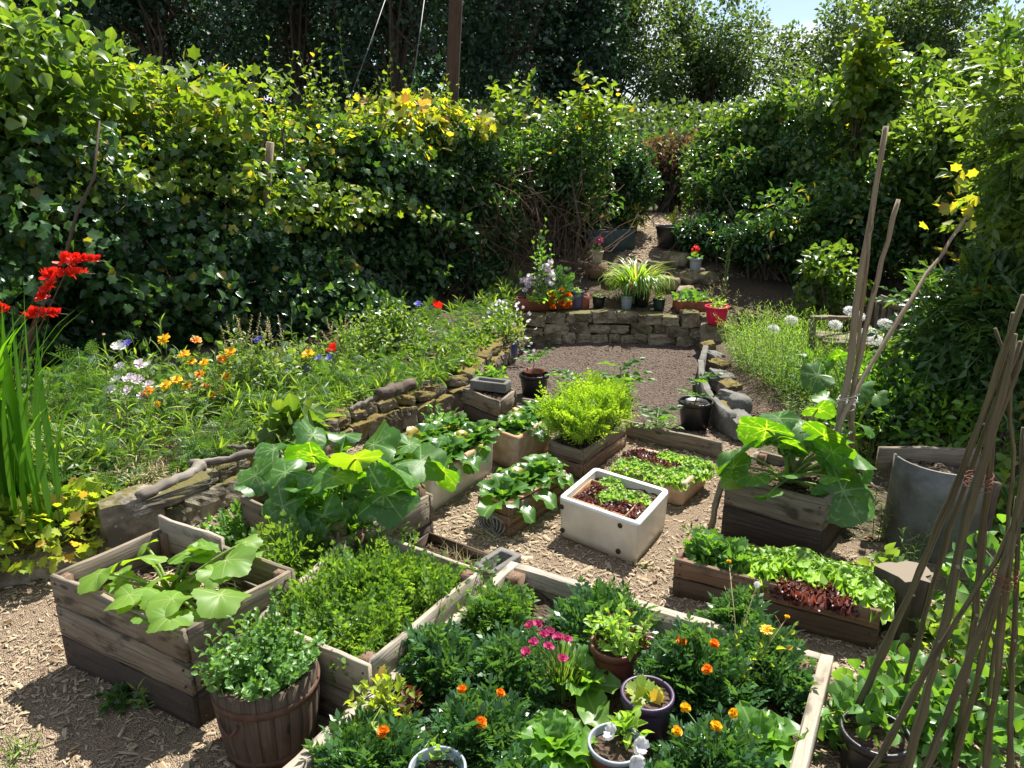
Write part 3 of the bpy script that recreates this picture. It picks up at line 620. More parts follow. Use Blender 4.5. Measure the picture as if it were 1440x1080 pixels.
# --- box with yellow green foliage
FC = rect3(G(776, 619, .2), G(818, 632, .2), G(877, 592, .2)); planter('planter_crate', 'brown wooden crate overflowing with feathery yellow-green foliage', 'planter', FC, 0, .2, .018, 2, 'wood', 'woodbr', soil=.18, posts=.035)
# --- third sink
S3 = rect3(G(687, 601, .25), G(728, 616, .25), G(780, 583, .25)); sink('sink_planter', 'small sink with an orange-brown rim holding young beets, below the dark trough', S3, 0, .25, .03, 'foam', 'orangerim', (), .02)
# --- dark trough with hollow block on it
TK = rect3(G(657, 545, .28), G(676, 574, .28), G(722, 556, .28)); c_ = (TK[0] + TK[2]) / 2
TK = rect3(G(656, 543, .28), G(702, 560, .28), G(722, 546, .28))
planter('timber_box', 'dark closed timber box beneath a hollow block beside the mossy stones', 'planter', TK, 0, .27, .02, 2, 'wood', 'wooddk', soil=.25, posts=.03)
block('hollow_block', 'weathered concrete block with a long recess, on the dark timber box', G(690, 545, .28), .30, .13, .07, R(-22), .27, 'conc', 'concrete block')
# --- low lettuce box
LL = rect3(G(861, 657, .15), G(964, 682, .15), G(998, 652, .15)); sink('lettuce_box', 'low cream box with worn brown rim, full of green and red lettuce', LL, 0, .16, .03, 'foam', 'foam', (), .02, r=.02, cat='planter')
# --- white sink at the front
S2 = rect3(G(785, 699, .24), G(898, 738, .24), G(942, 689, .24)); sink('sink_planter', 'glossy white butler sink with round plug holes, red lettuce in its corner', S2, 0, .245, .03, 'ceramic', 'ceramicrim', ((0, .025, .19), (0, .03, .05), (0, .39, .20), (0, .385, .05)), .045, r=.03)
_s = [np.asarray(q)[:2] for q in S2]; _u = nrm(_s[1] - _s[0]); _v = nrm(_s[2] - _s[1]); _o = _s[0] + _u * .05 + _v * .06; sk = [o for o in bpy.data.objects if o.name.startswith('sink_planter')][-1]
for (p, q) in ((( 0, 0), (.34, 0)), ((.34, 0), (.34, .27)), ((.34, .27), (0, .27)), ((0, .27), (0, 0))):
    b = MB(); bar(b, (*(_o + _u * p[0] + _v * p[1]), .20), (*(_o + _u * q[0] + _v * q[1]), .20), .06, .008, warp=.001); b.build('liner_wall', M['orangerim'], sk)
# --- timber edge of the bare earth
T_ = thing('timber_edging', 'low timber boards edging the bare earth behind the lettuce box', 'edging', G(940, 615, 0)); b = MB()
bar(b, (*G(874, 590, .13)[:2], .065), (*G(1016, 622, .13)[:2], .065), .13, .03); b.build('edge_board', M['wood'], T_)
b = MB(); bar(b, (*G(735, 563, .13)[:2], .075), (*G(860, 588, .13)[:2], .075), .15, .03); b.build('edge_board', M['wood'], T_)
# --- right squash crate
OC = rect3(G(1029, 667, .36), G(1157, 700, .36), G(1190, 662, .36))
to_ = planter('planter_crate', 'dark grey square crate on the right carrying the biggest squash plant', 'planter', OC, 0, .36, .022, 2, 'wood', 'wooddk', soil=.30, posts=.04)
b = MB(); bar(b, (*(G(998, 745, 0)[:2]), .0), (*(np.array(OC[0]) + (-.03, .02)), .36), .06, .018, up=(0, 1, 0)); o = b.build('loose_batten', M['wood'], None, tuple(G(998, 745, 0))); tag(o, 'loose wooden batten leaning against the dark squash crate', 'batten')
# --- lettuce crate
PC = rect3(G(957, 784, .2), G(1232, 852, .2), G(1232, 852, .2)[:2] + np.array([.12, .24])); planter('planter_crate', 'long brown plank planter with frilly lettuces, on the right of the path', 'planter', PC, 0, .2, .022, 2, 'woodbr', 'woodred', soil=.165, posts=.04)
# --- half barrel tub
def tub(c, r1, r0, h):
    T = thing('barrel_tub', 'round wooden half barrel with iron hoops, full of mint', 'barrel planter', c); b = MB(); ns = 22
    for k in range(ns):
        a0 = k / ns * 6.2832; w = 6.2832 / ns; aa = np.array([a0 + .005, a0 + w * .5, a0 + w - .005]); V = []; Gc = []; off = rng.uniform(0, 40)
        zs = np.linspace(0, h + rng.normal(0, .0015), 6)
        for z in zs:
            rr = r0 + (r1 - r0) * (z / h) + .012 * math.sin(math.pi * z / h)
            for q in aa: V.append((rr * math.cos(q), rr * math.sin(q), z)); Gc.append((z + off, q * .2, 0))
            for q in aa[::-1]: V.append(((rr - .018) * math.cos(q), (rr - .018) * math.sin(q), z)); Gc.append((z + off, q * .2, .02))
        F = [(i * 6 + j, i * 6 + (j + 1) % 6, (i + 1) * 6 + (j + 1) % 6, (i + 1) * 6 + j) for i in range(5) for j in range(6)]
        b.add(np.array(V) + c, [np.array(F), np.array([[30, 31, 34, 35], [31, 32, 33, 34]])], 0, Gc)
    b.build('staves', M['woodred'], T)
    for z in (.14, .80):
        b = MB(); zz = h * z; rr = r0 + (r1 - r0) * z + .012 * math.sin(math.pi * z) + .001
        lathe(b, [(rr - .002, zz - .014), (rr + .003, zz - .014), (rr + .0045, zz + .014), (rr - .002, zz + .014)], c, 44); b.build('hoop', M['rust'], T)
    b = MB(); zz = h * .72; a = R(-115); rr = r0 + (r1 - r0) * .72 + .02
    tube(b, [(c[0] + rr * math.cos(a + q * .22) * (1 + .0), c[1] + rr * math.sin(a + q * .22), c[2] + zz - .05 * math.cos(q * 1.5)) for q in np.linspace(-1, 1, 9)], .006, 6); b.build('handle', M['rust'], T)
    b = MB(); V = [(0, 0, h - .05)] + [((r1 - .02) * math.cos(q), (r1 - .02) * math.sin(q), h - .05) for q in np.arange(28) / 28 * 6.2832]; b.add(np.array(V) + c, np.array([(0, 1 + i, 1 + (i + 1) % 28) for i in range(28)])); b.build('soil', M['soil'], T)
TUBC = np.array([-.85, 2.17, 0]); TUBR = .175; tub(TUBC, TUBR, .145, .325)

# --- pots on the ground
def P2(px, py, z=0): return G(px, py, z)
pot('plant_pot', 'big black pot on the bare earth with an empty pot nested inside', P2(976, 600), .125, .10, .215, 'blackp', .03)
b = MB(); c = P2(976, 600); lathe(b, [(.06, .19), (.085, .207), (.09, .207), (.085, .18), (.07, .15)], c, 30); o = b.build('nested_pot', M['blackp'], None, tuple(c + (0, 0, .2))); tag(o, 'smaller black pot sunk inside the big black pot', 'plant pot')
pot('plant_pot', 'charcoal pot with a red-brown rim ring and small tomato seedling', P2(751, 556), .125, .10, .2, 'blackp', .05)
b = MB(); c = P2(751, 556); lathe(b, [(.07, .17), (.09, .222), (.097, .225), (.09, .22), (.06, .15)], c, 30); o = b.build('nested_pot', M['brownp'], None, tuple(c + (0, 0, .2))); tag(o, 'red-brown pot sunk inside the charcoal pot on the earth', 'plant pot')
pot('plant_pot', 'dark green pot standing behind the feathery yellow-green crate', P2(803, 582), .105, .085, .16, 'greenp', .02)
pot('plant_pot', 'black pot with a tall tomato plant behind the feathery crate', P2(868, 592), .11, .09, .2, 'blackp', .02)
pot('plant_pot', 'dark blue glazed pot beside the end of the back wall', P2(713, 507), .12, .095, .2, 'bluep', .02)
b = MB()
# pots in the front bed
pot('plant_pot', 'red-brown plastic pot standing among the marigolds', bedpt(.64, .38, .09), .085, .068, .20, 'brownp', .02)
pot('plant_pot', 'purple plastic pot with small round-leaved plant in the front bed', G(907, 1030, .12), .083, .068, .165, 'purplep', .018)
pot('plant_pot', 'dark brown pot with a white rim and white petunia in it', G(863, 1098, .12), .083, .07, .15, 'brownp', .03, rimmat='whitep', rimh=.016, lip=.003)
pot('plant_pot', 'black pot with a pale rim at the bottom edge of the bed', G(617, 1135, .12), .083, .068, .15, 'blackp', .04, rimmat='whitep', rimh=.014, lip=.003)
pot('plant_pot', 'small dark pot with red and green seedlings by the bed timber', G(545, 1030, .12), .095, .08, .10, 'blackp', .015)
pot('plant_pot', 'black pot on the chips at the bottom right under bean leaves', P2(1222, 1085), .105, .09, .17, 'blackp', .02)

# --- curved metal bin on the right
cM = np.array([2.27, 3.62]); TM = thing('metal_bin', 'curved grey sheet-metal compost bin filled with dry earth', 'compost bin', (cM[0], cM[1], 0)); b = MB()
angs = np.linspace(R(172), R(292), 28); V = []; rM = .26
for z in (0, .17, .34, .5):
    for a in angs: V.append((cM[0] + rM * math.cos(a), cM[1] + rM * math.sin(a), z))
    for a in angs[::-1]: V.append((cM[0] + (rM - .012) * math.cos(a), cM[1] + (rM - .012) * math.sin(a), z))
n_ = 56; F = [(i * n_ + j, i * n_ + (j + 1) % n_, (i + 1) * n_ + (j + 1) % n_, (i + 1) * n_ + j) for i in range(3) for j in range(n_)]
top = [(3 * n_ + j, 3 * n_ + j + 1, 3 * n_ + n_ - 2 - j, 3 * n_ + n_ - 1 - j) for j in range(27)]
b.add(np.array(V), np.array(F + top)); b.build('curved_sheet', M['zinc'], TM)
b = MB(); bar(b, (cM[0] - .27, cM[1] + .17, .42), (cM[0] + .26, cM[1] + .14, .42), .13, .03); b.build('back_board', M['wood'], TM)
b = MB(); bar(b, (cM[0] + .10, cM[1] - .245, 0), (cM[0] + .11, cM[1] - .245, .46), .05, .03, up=(1, 0, 0)); b.build('stake', M['woodred'], TM)
b = MB(); V = [(cM[0], cM[1], .43)]; 
for q in (.35, .7, .97):
    for a in np.arange(30) / 30 * 6.2832: V.append((cM[0] + (rM - .01) * q * math.cos(a), cM[1] + min((rM - .01) * q * math.sin(a), .16), .42 - .03 * q + rng.normal(0, .014)))
b.add(np.array(V), [np.array([(0, 1 + i, 1 + (i + 1) % 30) for i in range(30)]), np.array([(1 + k * 30 + a, 1 + (k + 1) * 30 + a, 1 + (k + 1) * 30 + (a + 1) % 30, 1 + k * 30 + (a + 1) % 30) for k in range(2) for a in range(30)])])
b.build('soil', M['bedsoil'], TM)
# --- cut stump / log with grey board
c = G(1262, 878, 0); T = thing('tree_stump', 'rough split stump with pale cut top behind the long lettuce planter', 'stump', c); b = MB()
an = np.arange(18) / 18 * 6.2832; rr = .095 * (1 + .15 * np.sin(3 * an) + .14 * rng.normal(size=18)); V = []
for z, s in ((0, 1.15), (.1, 1.02), (.2, 1.0), (.27, .98)): V += [(c[0] + s * r_ * math.cos(q), c[1] + s * r_ * math.sin(q), z) for q, r_ in zip(an, rr * (1 + .05 * rng.normal(size=18)))]
b.add(np.array(V), np.array([(i * 18 + j, i * 18 + (j + 1) % 18, (i + 1) * 18 + (j + 1) % 18, (i + 1) * 18 + j) for i in range(3) for j in range(18)]), 0, np.array([(v[2], math.atan2(v[1] - c[1], v[0] - c[0]) * .1, 0) for v in V])); b.build('bark', M['bark'], T, smooth=False)
b = MB(); b.add(np.array([(c[0], c[1], .272)] + [(v[0], v[1], .271) for v in V[-18:]]), np.array([(0, 1 + i, 1 + (i + 1) % 18) for i in range(18)])); b.build('cut_face', M['wood'], T)
b = MB(); bar(b, tuple(G(1262, 800, .25) + (0.02, .02, 0)), tuple(G(1312, 818, .25) + (0, 0, .0)), .09, .02, up=(0.1, 1, .1)); o = b.build('flat_board', M['wood'], None, tuple(G(1290, 810, .25))); tag(o, 'short grey board lying on the stump beside the metal bin', 'board')

# ================================================================== stones
def lwall():
    T = thing('stone_edging', 'rough mossy dry stone edging along the left flower bed', 'stone edging', (-1.6, 4.3, 0)); k = 0
    # arc-length along the polyline
    X = np.array([-3.9, -2.75, -2.12, -1.95, -1.63, -1.2, -.8, -.42, -.2, .02]); Y = np.interp(X, LX, LY) ; s = np.concatenate([[0], np.cumsum(np.hypot(np.diff(X), np.diff(Y)))])
    t = 0
    while t < s[-1] - .05:
        L_ = rng.uniform(.17, .33) if t < 2.8 else rng.uniform(.14, .27)
        xm = np.interp(t + L_ / 2, s, X); ym = np.interp(t + L_ / 2, s, Y); x2 = np.interp(t + L_, s, X); y2 = np.interp(t + L_, s, Y); x1 = np.interp(t, s, X); y1 = np.interp(t, s, Y)
        a = math.atan2(y2 - y1, x2 - x1); h1 = rng.uniform(.14, .19)
        b = MB(); rock(b, (xm + .02, ym - .01, h1 / 2), (L_ * 1.02, .2, h1), a, k, box=.76, tilt=.08); b.build('stone', M['stone' if t < 3.6 else 'mossy'], T, smooth=False); k += 1
        b = MB(); h2 = rng.uniform(.06, .13); rock(b, (xm + rng.normal(0, .015), ym + .05, h1 + h2 / 2 - .01), (L_ * rng.uniform(.75, 1.05), rng.uniform(.15, .22), h2), a + rng.normal(0, .14), k, box=.66, tilt=.16); b.build('stone', M['mossy' if (k // 2) % 3 == 0 or t > 3.0 else 'stone'], T, smooth=False); k += 1
        t += L_ * .98
    return T
LW = lwall()
b = MB(); p = G(188, 735, .17); rock(b, p + (0, -.02, 0), (.30, .16, .36), R(40), 71, box=.7, tilt=.12); o = b.build('upright_stone', M['stone'], None, tuple(p - (0, 0, .17)), smooth=False); tag(o, 'big upright rough boulder at the near end of the stone edging', 'stone')
b = MB(); p = G(238, 690, .3); rock(b, p, (.38, .24, .07), R(38), 72, box=.85, tilt=.16); o = b.build('flat_stone', M['stone'], None, tuple(p), smooth=False); tag(o, 'broad flat pale stone slab tilted on top of the edging beside the boulder', 'stone')
def branchlog(name, label, pts, r, mt):
    b = MB(); P_ = np.array(pts); s = np.linspace(0, 1, 14); q = np.column_stack([np.interp(s, np.linspace(0, 1, len(P_)), P_[:, i]) for i in range(3)]); q[1:-1] += rng.normal(0, r * .22, (12, 3))
    tube(b, q, r * (1 + .12 * rng.normal(size=14)), 9); o = b.build(name, M[mt], None, tuple(P_[0])); tag(o, label, 'log')
branchlog('fallen_branch', 'grey branch with peeling pale bark resting above the near stone edging', [G(195, 700, .34), G(255, 672, .36), G(285, 655, .36)], .032, 'barklt')
branchlog('fallen_branch', 'crooked pale branch along the top of the stones behind the squash crate', [G(268, 652, .36), G(320, 645, .37), G(385, 630, .38)], .024, 'barklt')
branchlog('fallen_branch', 'thin straight stick lying in the flower bed above the crooked branch', [G(300, 628, .3), G(345, 628, .31)], .012, 'barklt')
branchlog('fallen_branch', 'grey lichened log lying on the stones above the orange-rimmed sink', [G(532, 556, .38), G(582, 540, .39)], .045, 'bark')
branchlog('fallen_branch', 'pale forked root lying on the stones left of the lichened log', [G(492, 577, .33), G(510, 566, .36), G(545, 553, .36)], .02, 'barklt')

def backwall():
    T = thing('stone_wall', 'low curved dry stone retaining wall behind the bare earth', 'stone wall', (1.0, 7.9, 0))
    X0, X1 = .0, 2.05
    for row in range(3):
        z = row * .108; x = X0 + rng.uniform(-.08, .05)
        while x < X1:
            L_ = rng.uniform(.13, .30); h = .108 * rng.uniform(.8, 1.15) + (rng.uniform(-.015, .045) if row == 2 else 0); xm = x + L_ / 2; y = 7.99 + float(yc(xm)) + row * .012
            b = MB(); rock(b, (xm, y, z + h / 2), (L_ * .98, .2, h * 1.04), rng.normal(0, .07), int(x * 1000) + row + 500, box=.84, tilt=.05); b.build('stone', M['sand'], T, smooth=False); x += L_
    return T
backwall()
T = thing('stone_edging', 'line of grey stones and bent concrete edging on the right of the earth patio', 'stone edging', (1.8, 6.4, 0)); k = 300
for py in (492, 505, 519, 534, 549, 565, 582, 597):
    q = G({492: 1000, 505: 1003, 519: 1010, 534: 1014, 549: 1020, 565: 1026, 582: 1034, 597: 1042}[py], py, .1); b = MB(); rock(b, (q[0] + rng.normal(0, .02), q[1], .09), (rng.uniform(.12, .19), rng.uniform(.2, .3), rng.uniform(.13, .18)), .25 + rng.normal(0, .2), k, box=.6, tilt=.12); b.build('stone', M['conc' if k % 2 else 'mossy'], T, smooth=False); k += 1
b = MB(); cv = [G(992, 500, .1), G(985, 520, .1), G(985, 545, .1), G(1000, 575, .1), G(1030, 600, .1)]; cv = [(p[0], p[1]) for p in cv]
for (a, c) in zip(cv[:-1], cv[1:]): bar(b, (*a, .1), (*c, .1), .2, .05, warp=.006)
b.build('bent_slab', M['conc'], T)
b = MB(); q = G(1040, 568, .17); rock(b, q, (.16, .15, .13), 0, 444, box=.2); o = b.build('round_stone', M['conc'], None, tuple(q)); tag(o, 'smooth round grey cobble on top of the right stone edging', 'stone')

# ================================================================== plants
UP = np.array([0, 0, 1.0])
def put(name, me, parent, pos, d=(0, 0, 1), s=1.0, spin=None):
    o = bpy.data.objects.new(name, me); COL.objects.link(o); q = Vector(d).to_track_quat('Z', 'Y')
    o.rotation_euler = (q @ Euler((0, 0, rng.uniform(0, 6.28) if spin is None else spin)).to_quaternion()).to_euler(); o.scale = (s, s, s)
    if parent is not None: o.parent = parent; o.location = Vector(pos) - wloc(parent)
    else: o.location = pos
    return o
def ring(mb, n, ln, el, T, mi=0, r0=.05, z=0.0, jit=.12):
    a = np.arange(n) / n * 6.2832 + rng.uniform(0, 6) + rng.normal(0, jit, n); e = el + rng.normal(0, jit, n)
    h = np.column_stack([np.cos(a), np.sin(a), a * 0]); D = h * np.cos(e)[:, None] + UP * np.sin(e)[:, None]; N = -h * np.sin(e)[:, None] + UP * np.cos(e)[:, None]
    scatter(mb, T, h * r0 + [0, 0, z], D, N, ln * rng.uniform(.88, 1.1, n), mi)
Tp = grid_leaf(.2, 2, .1, .1, lambda t: np.array([.35, 1, .55])); Tpw = grid_leaf(.45, 3, .2, -.3, lambda t: np.array([.2, .9, 1.1, .75]), 5, .25, 1); Tpf = grid_leaf(.28, 2, .1, .0, lambda t: np.array([.1, .5, 1.0]))
def blm(name, mats, f): b = MB(); f(b); return b.mesh(name, [M[m] for m in mats], True)
def f_cal(b): ring(b, 20, 1, .12, Tp); ring(b, 18, .85, .35, Tp); ring(b, 12, .55, .7, Tp, 0, .03, .05); ring(b, 10, .32, 1.1, Tp, 1, .03, .08)
def f_mar(b):
    for e, l, z in ((-.25, .85, 0), (.1, .95, .05), (.4, .9, .1), (.75, .75, .15), (1.1, .6, .2), (1.4, .5, .25)): ring(b, 13, l, e, Tpw, 0, .1, z, .2)
def f_pop(b): ring(b, 3, 1.05, .55, Tpw, 0, .02); ring(b, 3, 1.0, .8, Tpw, 0, .02); ring(b, 12, .3, 1.0, Tp, 1, .05, .05)
def f_corn(b): ring(b, 10, 1, .45, Tpf, 0, .15); ring(b, 8, .7, .8, Tpf, 0, .1); ring(b, 10, .4, 1.2, Tp, 1, .06); ring(b, 8, .5, -1.2, T_tiny, 2, .1, .1)
def f_dia(b): ring(b, 9, 1, .15, Tpw, 0, .05, 0, .2); ring(b, 8, .8, .5, Tpw, 0, .05); ring(b, 6, .6, .9, Tpw)
def f_pet(b): ring(b, 5, 1, .25, Tpw, 0, .02, 0, .1); ring(b, 5, .9, .45, Tpw, 0, .02)
def f_umb(b): n = 520; d = rdir(n); scatter(b, Tpf, d * rng.uniform(.6, .95, (n, 1)), d + .8 * rdir(n), rdir(n), .3, 0)
def f_gera(b): n = 34; d = rdir(n, .3); scatter(b, Tpw, d * .55, d + .4 * rdir(n), rdir(n), .5, 0)
BL = dict(cal_y=blm('calendula_bloom', ['yellow', 'orange'], f_cal), cal_o=blm('calendula_bloom_orange', ['orange', 'orange'], f_cal), mar_o=blm('marigold_bloom', ['orange'], f_mar), mar_y=blm('marigold_bloom_gold', ['yellow'], f_mar),
  poppy=blm('poppy_bloom', ['red', 'dark'], f_pop), blue=blm('cornflower_bloom', ['blue', 'blue', 'stem'], f_corn), pale=blm('pale_cornflower_bloom', ['pale', 'pale', 'stem'], f_corn), white=blm('white_cornflower_bloom', ['white', 'white', 'stem'], f_corn),
  lilac=blm('lilac_bloom', ['lilac', 'lilac', 'stem'], f_corn), pink=blm('dianthus_bloom', ['pink'], f_dia), petunia=blm('petunia_bloom', ['white'], f_pet), umbel=blm('umbel', ['white'], f_umb), gred=blm('geranium_bloom', ['red'], f_gera), gpink=blm('geranium_bloom_pink', ['pink'], f_gera))

def mound(name, label, cat, c, r, h, T, mt, n, ls, stem='stem', nst=14, upb=.35, shell=.55, group=None, flat=1.0, kind=None, sq=(1, 1), parts=('leaves', 'stems'), droop=0, rot=0):
    c = np.asarray(c, float); Tg = thing(name, label, cat, c, group, kind)
    d = rdir(n, .45); d[:, 2] = np.abs(d[:, 2]); d = nrm(d); q = rng.random((n, 1)) ** shell
    bump = 1 + .22 * wob(d, 3.0, int(c[0] * 97) % 1000)[:, None]
    off = d * q * bump * [r * sq[0], r * sq[1], h]
    if rot: ca, sa = math.cos(rot), math.sin(rot); off = off @ np.array([[ca, sa, 0], [-sa, ca, 0], [0, 0, 1]])
    P = c + off; P[:, 2] = np.maximum(P[:, 2], c[2] + .01)
    D = nrm(d + .75 * rng.normal(size=(n, 3)) * .8 + [0, 0, upb]); N = nrm(UP + .55 * rng.normal(size=(n, 3)) + .4 * d)
    b = MB(); P = P - D * ls * .35; scatter(b, T, P, D, N, ls * rng.uniform(.65, 1.2, n)); b.build(parts[0], M[mt], Tg)
    if nst:
        b = MB()
        for k in rng.choice(n, min(nst, n), replace=False):
            e = P[k]; m = c * .5 + e * .5 + [0, 0, .15 * h]; m[:2] = c[:2] * .65 + e[:2] * .35
            tube(b, [c + (rng.normal(0, r * .08), rng.normal(0, r * .08), 0), m, e], [.0035 + .004 * r, .003, .0015], 5, cap=False, rnd=rng.random())
        b.build(parts[1], M[stem], Tg)
    return Tg
def shootarr(bS, bL, base, tip, T, ls, k, thick=.0025, bend=.12, start=.15, mi=0, out=.8, sides=4, taperleaf=.5):
    base = np.asarray(base, float); tip = np.asarray(tip, float)
    for a, e in zip(base, tip):
        L_ = np.linalg.norm(e - a); bd = rng.normal(0, bend * L_, 3) * [1, 1, .2]; s = np.linspace(0, 1, 5)[:, None]
        pth = a * (1 - s) + e * s + bd * (np.sin(np.pi * s * .5) - s) * 1.6
        if bS is not None: tube(bS, pth, np.linspace(thick, thick * .45, 5), sides, cap=False, rnd=rng.random())
        t = np.linspace(start, 1.0, k); tt = t * 4; i = np.minimum(tt.astype(int), 3); f = (tt - i)[:, None]; p = pth[i] * (1 - f) + pth[i + 1] * f; ax = nrm(pth[i + 1] - pth[i])
        an = np.arange(k) * 2.4 + rng.uniform(0, 6); rd = np.column_stack([np.cos(an), np.sin(an), np.zeros(k)]); D = nrm(rd * out + ax * (.35 + .9 * t[:, None] ** 3) + .25 * rng.normal(size=(k, 3))); N = nrm(ax + .35 * rng.normal(size=(k, 3)))
        scatter(bL, T, p, D, N, ls * (1 - taperleaf * np.abs(t - .35)) * rng.uniform(.7, 1.2, k), mi)
def shoots(name, label, cat, c, r, h, ns, T, mt, ls, k, stem='stem', lean=.4, group=None, kind=None, thick=.003, parts=('leaves', 'stems'), sq=(1, 1), rot=0, **kw):
    c = np.asarray(c, float); Tg = thing(name, label, cat, c, group, kind); a = rng.uniform(0, 6.28, ns); q = np.sqrt(rng.random(ns)); o = np.column_stack([np.cos(a) * q * sq[0], np.sin(a) * q * sq[1], a * 0])
    if rot: ca, sa = math.cos(rot), math.sin(rot); o = o @ np.array([[ca, sa, 0], [-sa, ca, 0], [0, 0, 1]])
    base = c + o * r * (1 - lean * .6); tip = c + o * r * (1 + .4 * lean) + np.column_stack([rng.normal(0, .1 * r, (ns, 2)), h * rng.uniform(.6, 1.1, ns) * (1 - .3 * q)])
    bS, bL = MB(), MB(); shootarr(bS, bL, base, tip, T, ls, k, thick, **kw); bL.build(parts[0], M[mt], Tg); bS.build(parts[1], M[stem], Tg); return Tg

# ---- squash plants
def squash(name, label, c, leaves, mt, stem='sqstem', rise=.0, flower=(), cam_t=1.0, TT=None):
    TT = TT or T_sq
    c = np.asarray(c, float); Tg = thing(name, label, 'squash plant', c); bL, bS = MB(), MB()
    extra = []
    for (p, s, tlt) in leaves:
        if rng.random() < .85: extra.append((np.asarray(p) + rng.normal(0, .06, 3) * [1, 1, 0] - [0, 0, rng.uniform(.03, .09) * cam_t], s * rng.uniform(.55, .8), tlt + .1))
    for k, (p, s, tlt) in enumerate(list(leaves) + extra):
        s = s * 1.02; tlt = tlt * cam_t + rng.normal(0, .28) * cam_t; p = np.asarray(p, float); o = p - c; o[2] = 0; o = nrm(o + rng.normal(0, .02, 3)); N = nrm(UP * (1 - .3 * abs(tlt)) + o * tlt + np.array([0, rng.choice([-.2, -.2, .9]) * cam_t, 0]) + rng.normal(0, .2, 3)); D = nrm(o * .8 + rng.normal(0, .25, 3)); D = nrm(D - N * (D @ N))
        scatter(bL, TT[k % 4], [p], [D], [N], s, 0)
        m1 = c + (p - c) * [.3, .3, 0] + [0, 0, (p[2] - c[2]) * .6]; m2 = c + (p - c) * [.75, .75, 0] + [0, 0, (p[2] - c[2]) * .95]
        t = np.linspace(0, 1, 8)[:, None]; a = c + rng.normal(0, .03, 3) * [1, 1, 0]; q = a * (1 - t) ** 3 + 3 * m1 * t * (1 - t) ** 2 + 3 * m2 * t * t * (1 - t) + (p - [0, 0, .004]) * t ** 3
        tube(bS, q, np.linspace(.0085, .005, 8), 7, rnd=rng.random())
    bL.build('leaves', M[mt], Tg); bS.build('stems', M[stem], Tg)
    for p in flower: b = MB(); ring(b, 5, .05, .9, Tpw); V = b.mesh('blossom', [M['yellow']]); put('blossom', V, Tg, p, (0, .2, 1))
    return Tg
def gl(lst): return [(G(x, y, z), s, t) for x, y, z, s, t in lst]
squash('squash_plant', 'young light green squash plant in the tall left crate', np.append((LC[0] + LC[2]) / 2, .28), gl([(140, 806, .45, .105, .3), (205, 785, .47, .10, .2), (262, 778, .50, .12, .1), (182, 836, .44, .10, .2), (242, 842, .46, .10, .1), (318, 788, .50, .12, .2), (310, 836, .45, .115, .4), (238, 868, .44, .085, .3), (286, 768, .54, .075, .1), (225, 815, .42, .09, .0), (345, 762, .47, .07, .3), (268, 812, .40, .085, .1), (210, 862, .40, .075, .2), (290, 862, .38, .07, .2), (170, 818, .4, .07, .1)]), 'squashy', cam_t=.25)
b = MB(); n = 420; u = rng.uniform(.16, .84, (n, 2)); P = LC[0] + (LC[1] - LC[0]) * u[:, :1] + (LC[3] - LC[0]) * u[:, 1:]; scatter(b, T_thin, np.column_stack([P, np.full(n, .285) + .03 * rng.random(n)]), rdir(n) * [1, 1, .2], UP + .3 * rdir(n), rng.uniform(.05, .10, n)); o = b.build('straw', M['hay'], None, (*P.mean(0), .28)); tag(o, 'pale straw mulch inside the tall left crate', 'straw', kind='stuff')
cmc = np.append((np.array(MC[0]) + MC[2]) / 2, .27)
squash('squash_plant', 'broad dark green squash plant spilling over the middle crate', cmc, gl([(402, 664, .52, .15, .3), (398, 712, .44, .14, .6), (440, 640, .62, .15, .2), (470, 670, .60, .13, .2), (540, 695, .52, .17, .3), (592, 648, .60, .14, .3), (525, 625, .64, .15, .1), (622, 662, .55, .12, .6), (455, 725, .40, .13, .5), (560, 660, .62, .13, .1), (440, 612, .60, .12, .1), (385, 632, .52, .12, .2), (500, 645, .66, .14, .0), (485, 612, .58, .11, .1), (430, 690, .5, .12, .3), (500, 705, .42, .12, .3), (575, 625, .6, .11, .1), (510, 668, .52, .13, .1), (360, 668, .5, .12, .3)]), 'squash')
cor = np.append((np.array(OC[0]) + OC[2]) / 2 , .31)
squash('squash_plant', 'largest squash plant with huge mottled leaves in the dark right crate', cor, gl([(1036, 640, .50, .15, .7), (1078, 604, .66, .155, .25), (1102, 668, .44, .10, .5), (1158, 612, .62, .15, .2), (1185, 690, .36, .20, .9), (1172, 672, .46, .08, .7), (1170, 636, .54, .12, .5), (1130, 600, .62, .12, .2), (1205, 640, .52, .12, .5), (1060, 668, .44, .12, .5), (1110, 625, .55, .12, .1), (1150, 575, .66, .10, .1), (1095, 588, .68, .12, .1), (1210, 598, .55, .10, .3)]), 'squash', flower=[G(1057, 603, .55)], TT=T_sqr)
squash('squash_plant', 'young squash climbing the tied poles behind the right crate', G(1195, 640, .15), gl([(1150, 528, .70, .12, .2), (1207, 545, .70, .11, .3), (1180, 500, .8, .08, .1), (1160, 560, .6, .09, .2)]), 'squash')

# ---- big front bed
def marig(label, px, py, r, h, flowers=(), fm='mar_o', n=None, size=.075, group=None, T=T_mari, mt='marigold', cat='marigold'):
    c = G(px, py, .12 + h * .6); c[2] = .12; Tg = mound('marigold_plant', label, cat, c, r * .93, h, T, mt, n or int(2800 * r), size * 1.08, nst=26, shell=.45, upb=.5, group=group)
    for k, (fx, fy) in enumerate(flowers): zf = .12 + h * 1.05 + rng.uniform(-.01, .03); p = G(fx, fy, zf); put('flower', BL[fm], Tg, p, nrm(np.array([rng.normal(0, .4), -.35, 1])), rng.uniform(.013, .019)); 
    b = MB()
    for fx, fy in flowers: p = G(fx, fy, .12 + h * 1.05); tube(b, [c + (0, 0, h * .5), (p + c + (0, 0, h)) / 2 - (0, 0, .02), p], .0022, 4, cap=False)
    if flowers: b.build('flower_stalks', M['stem'], Tg)
    return Tg
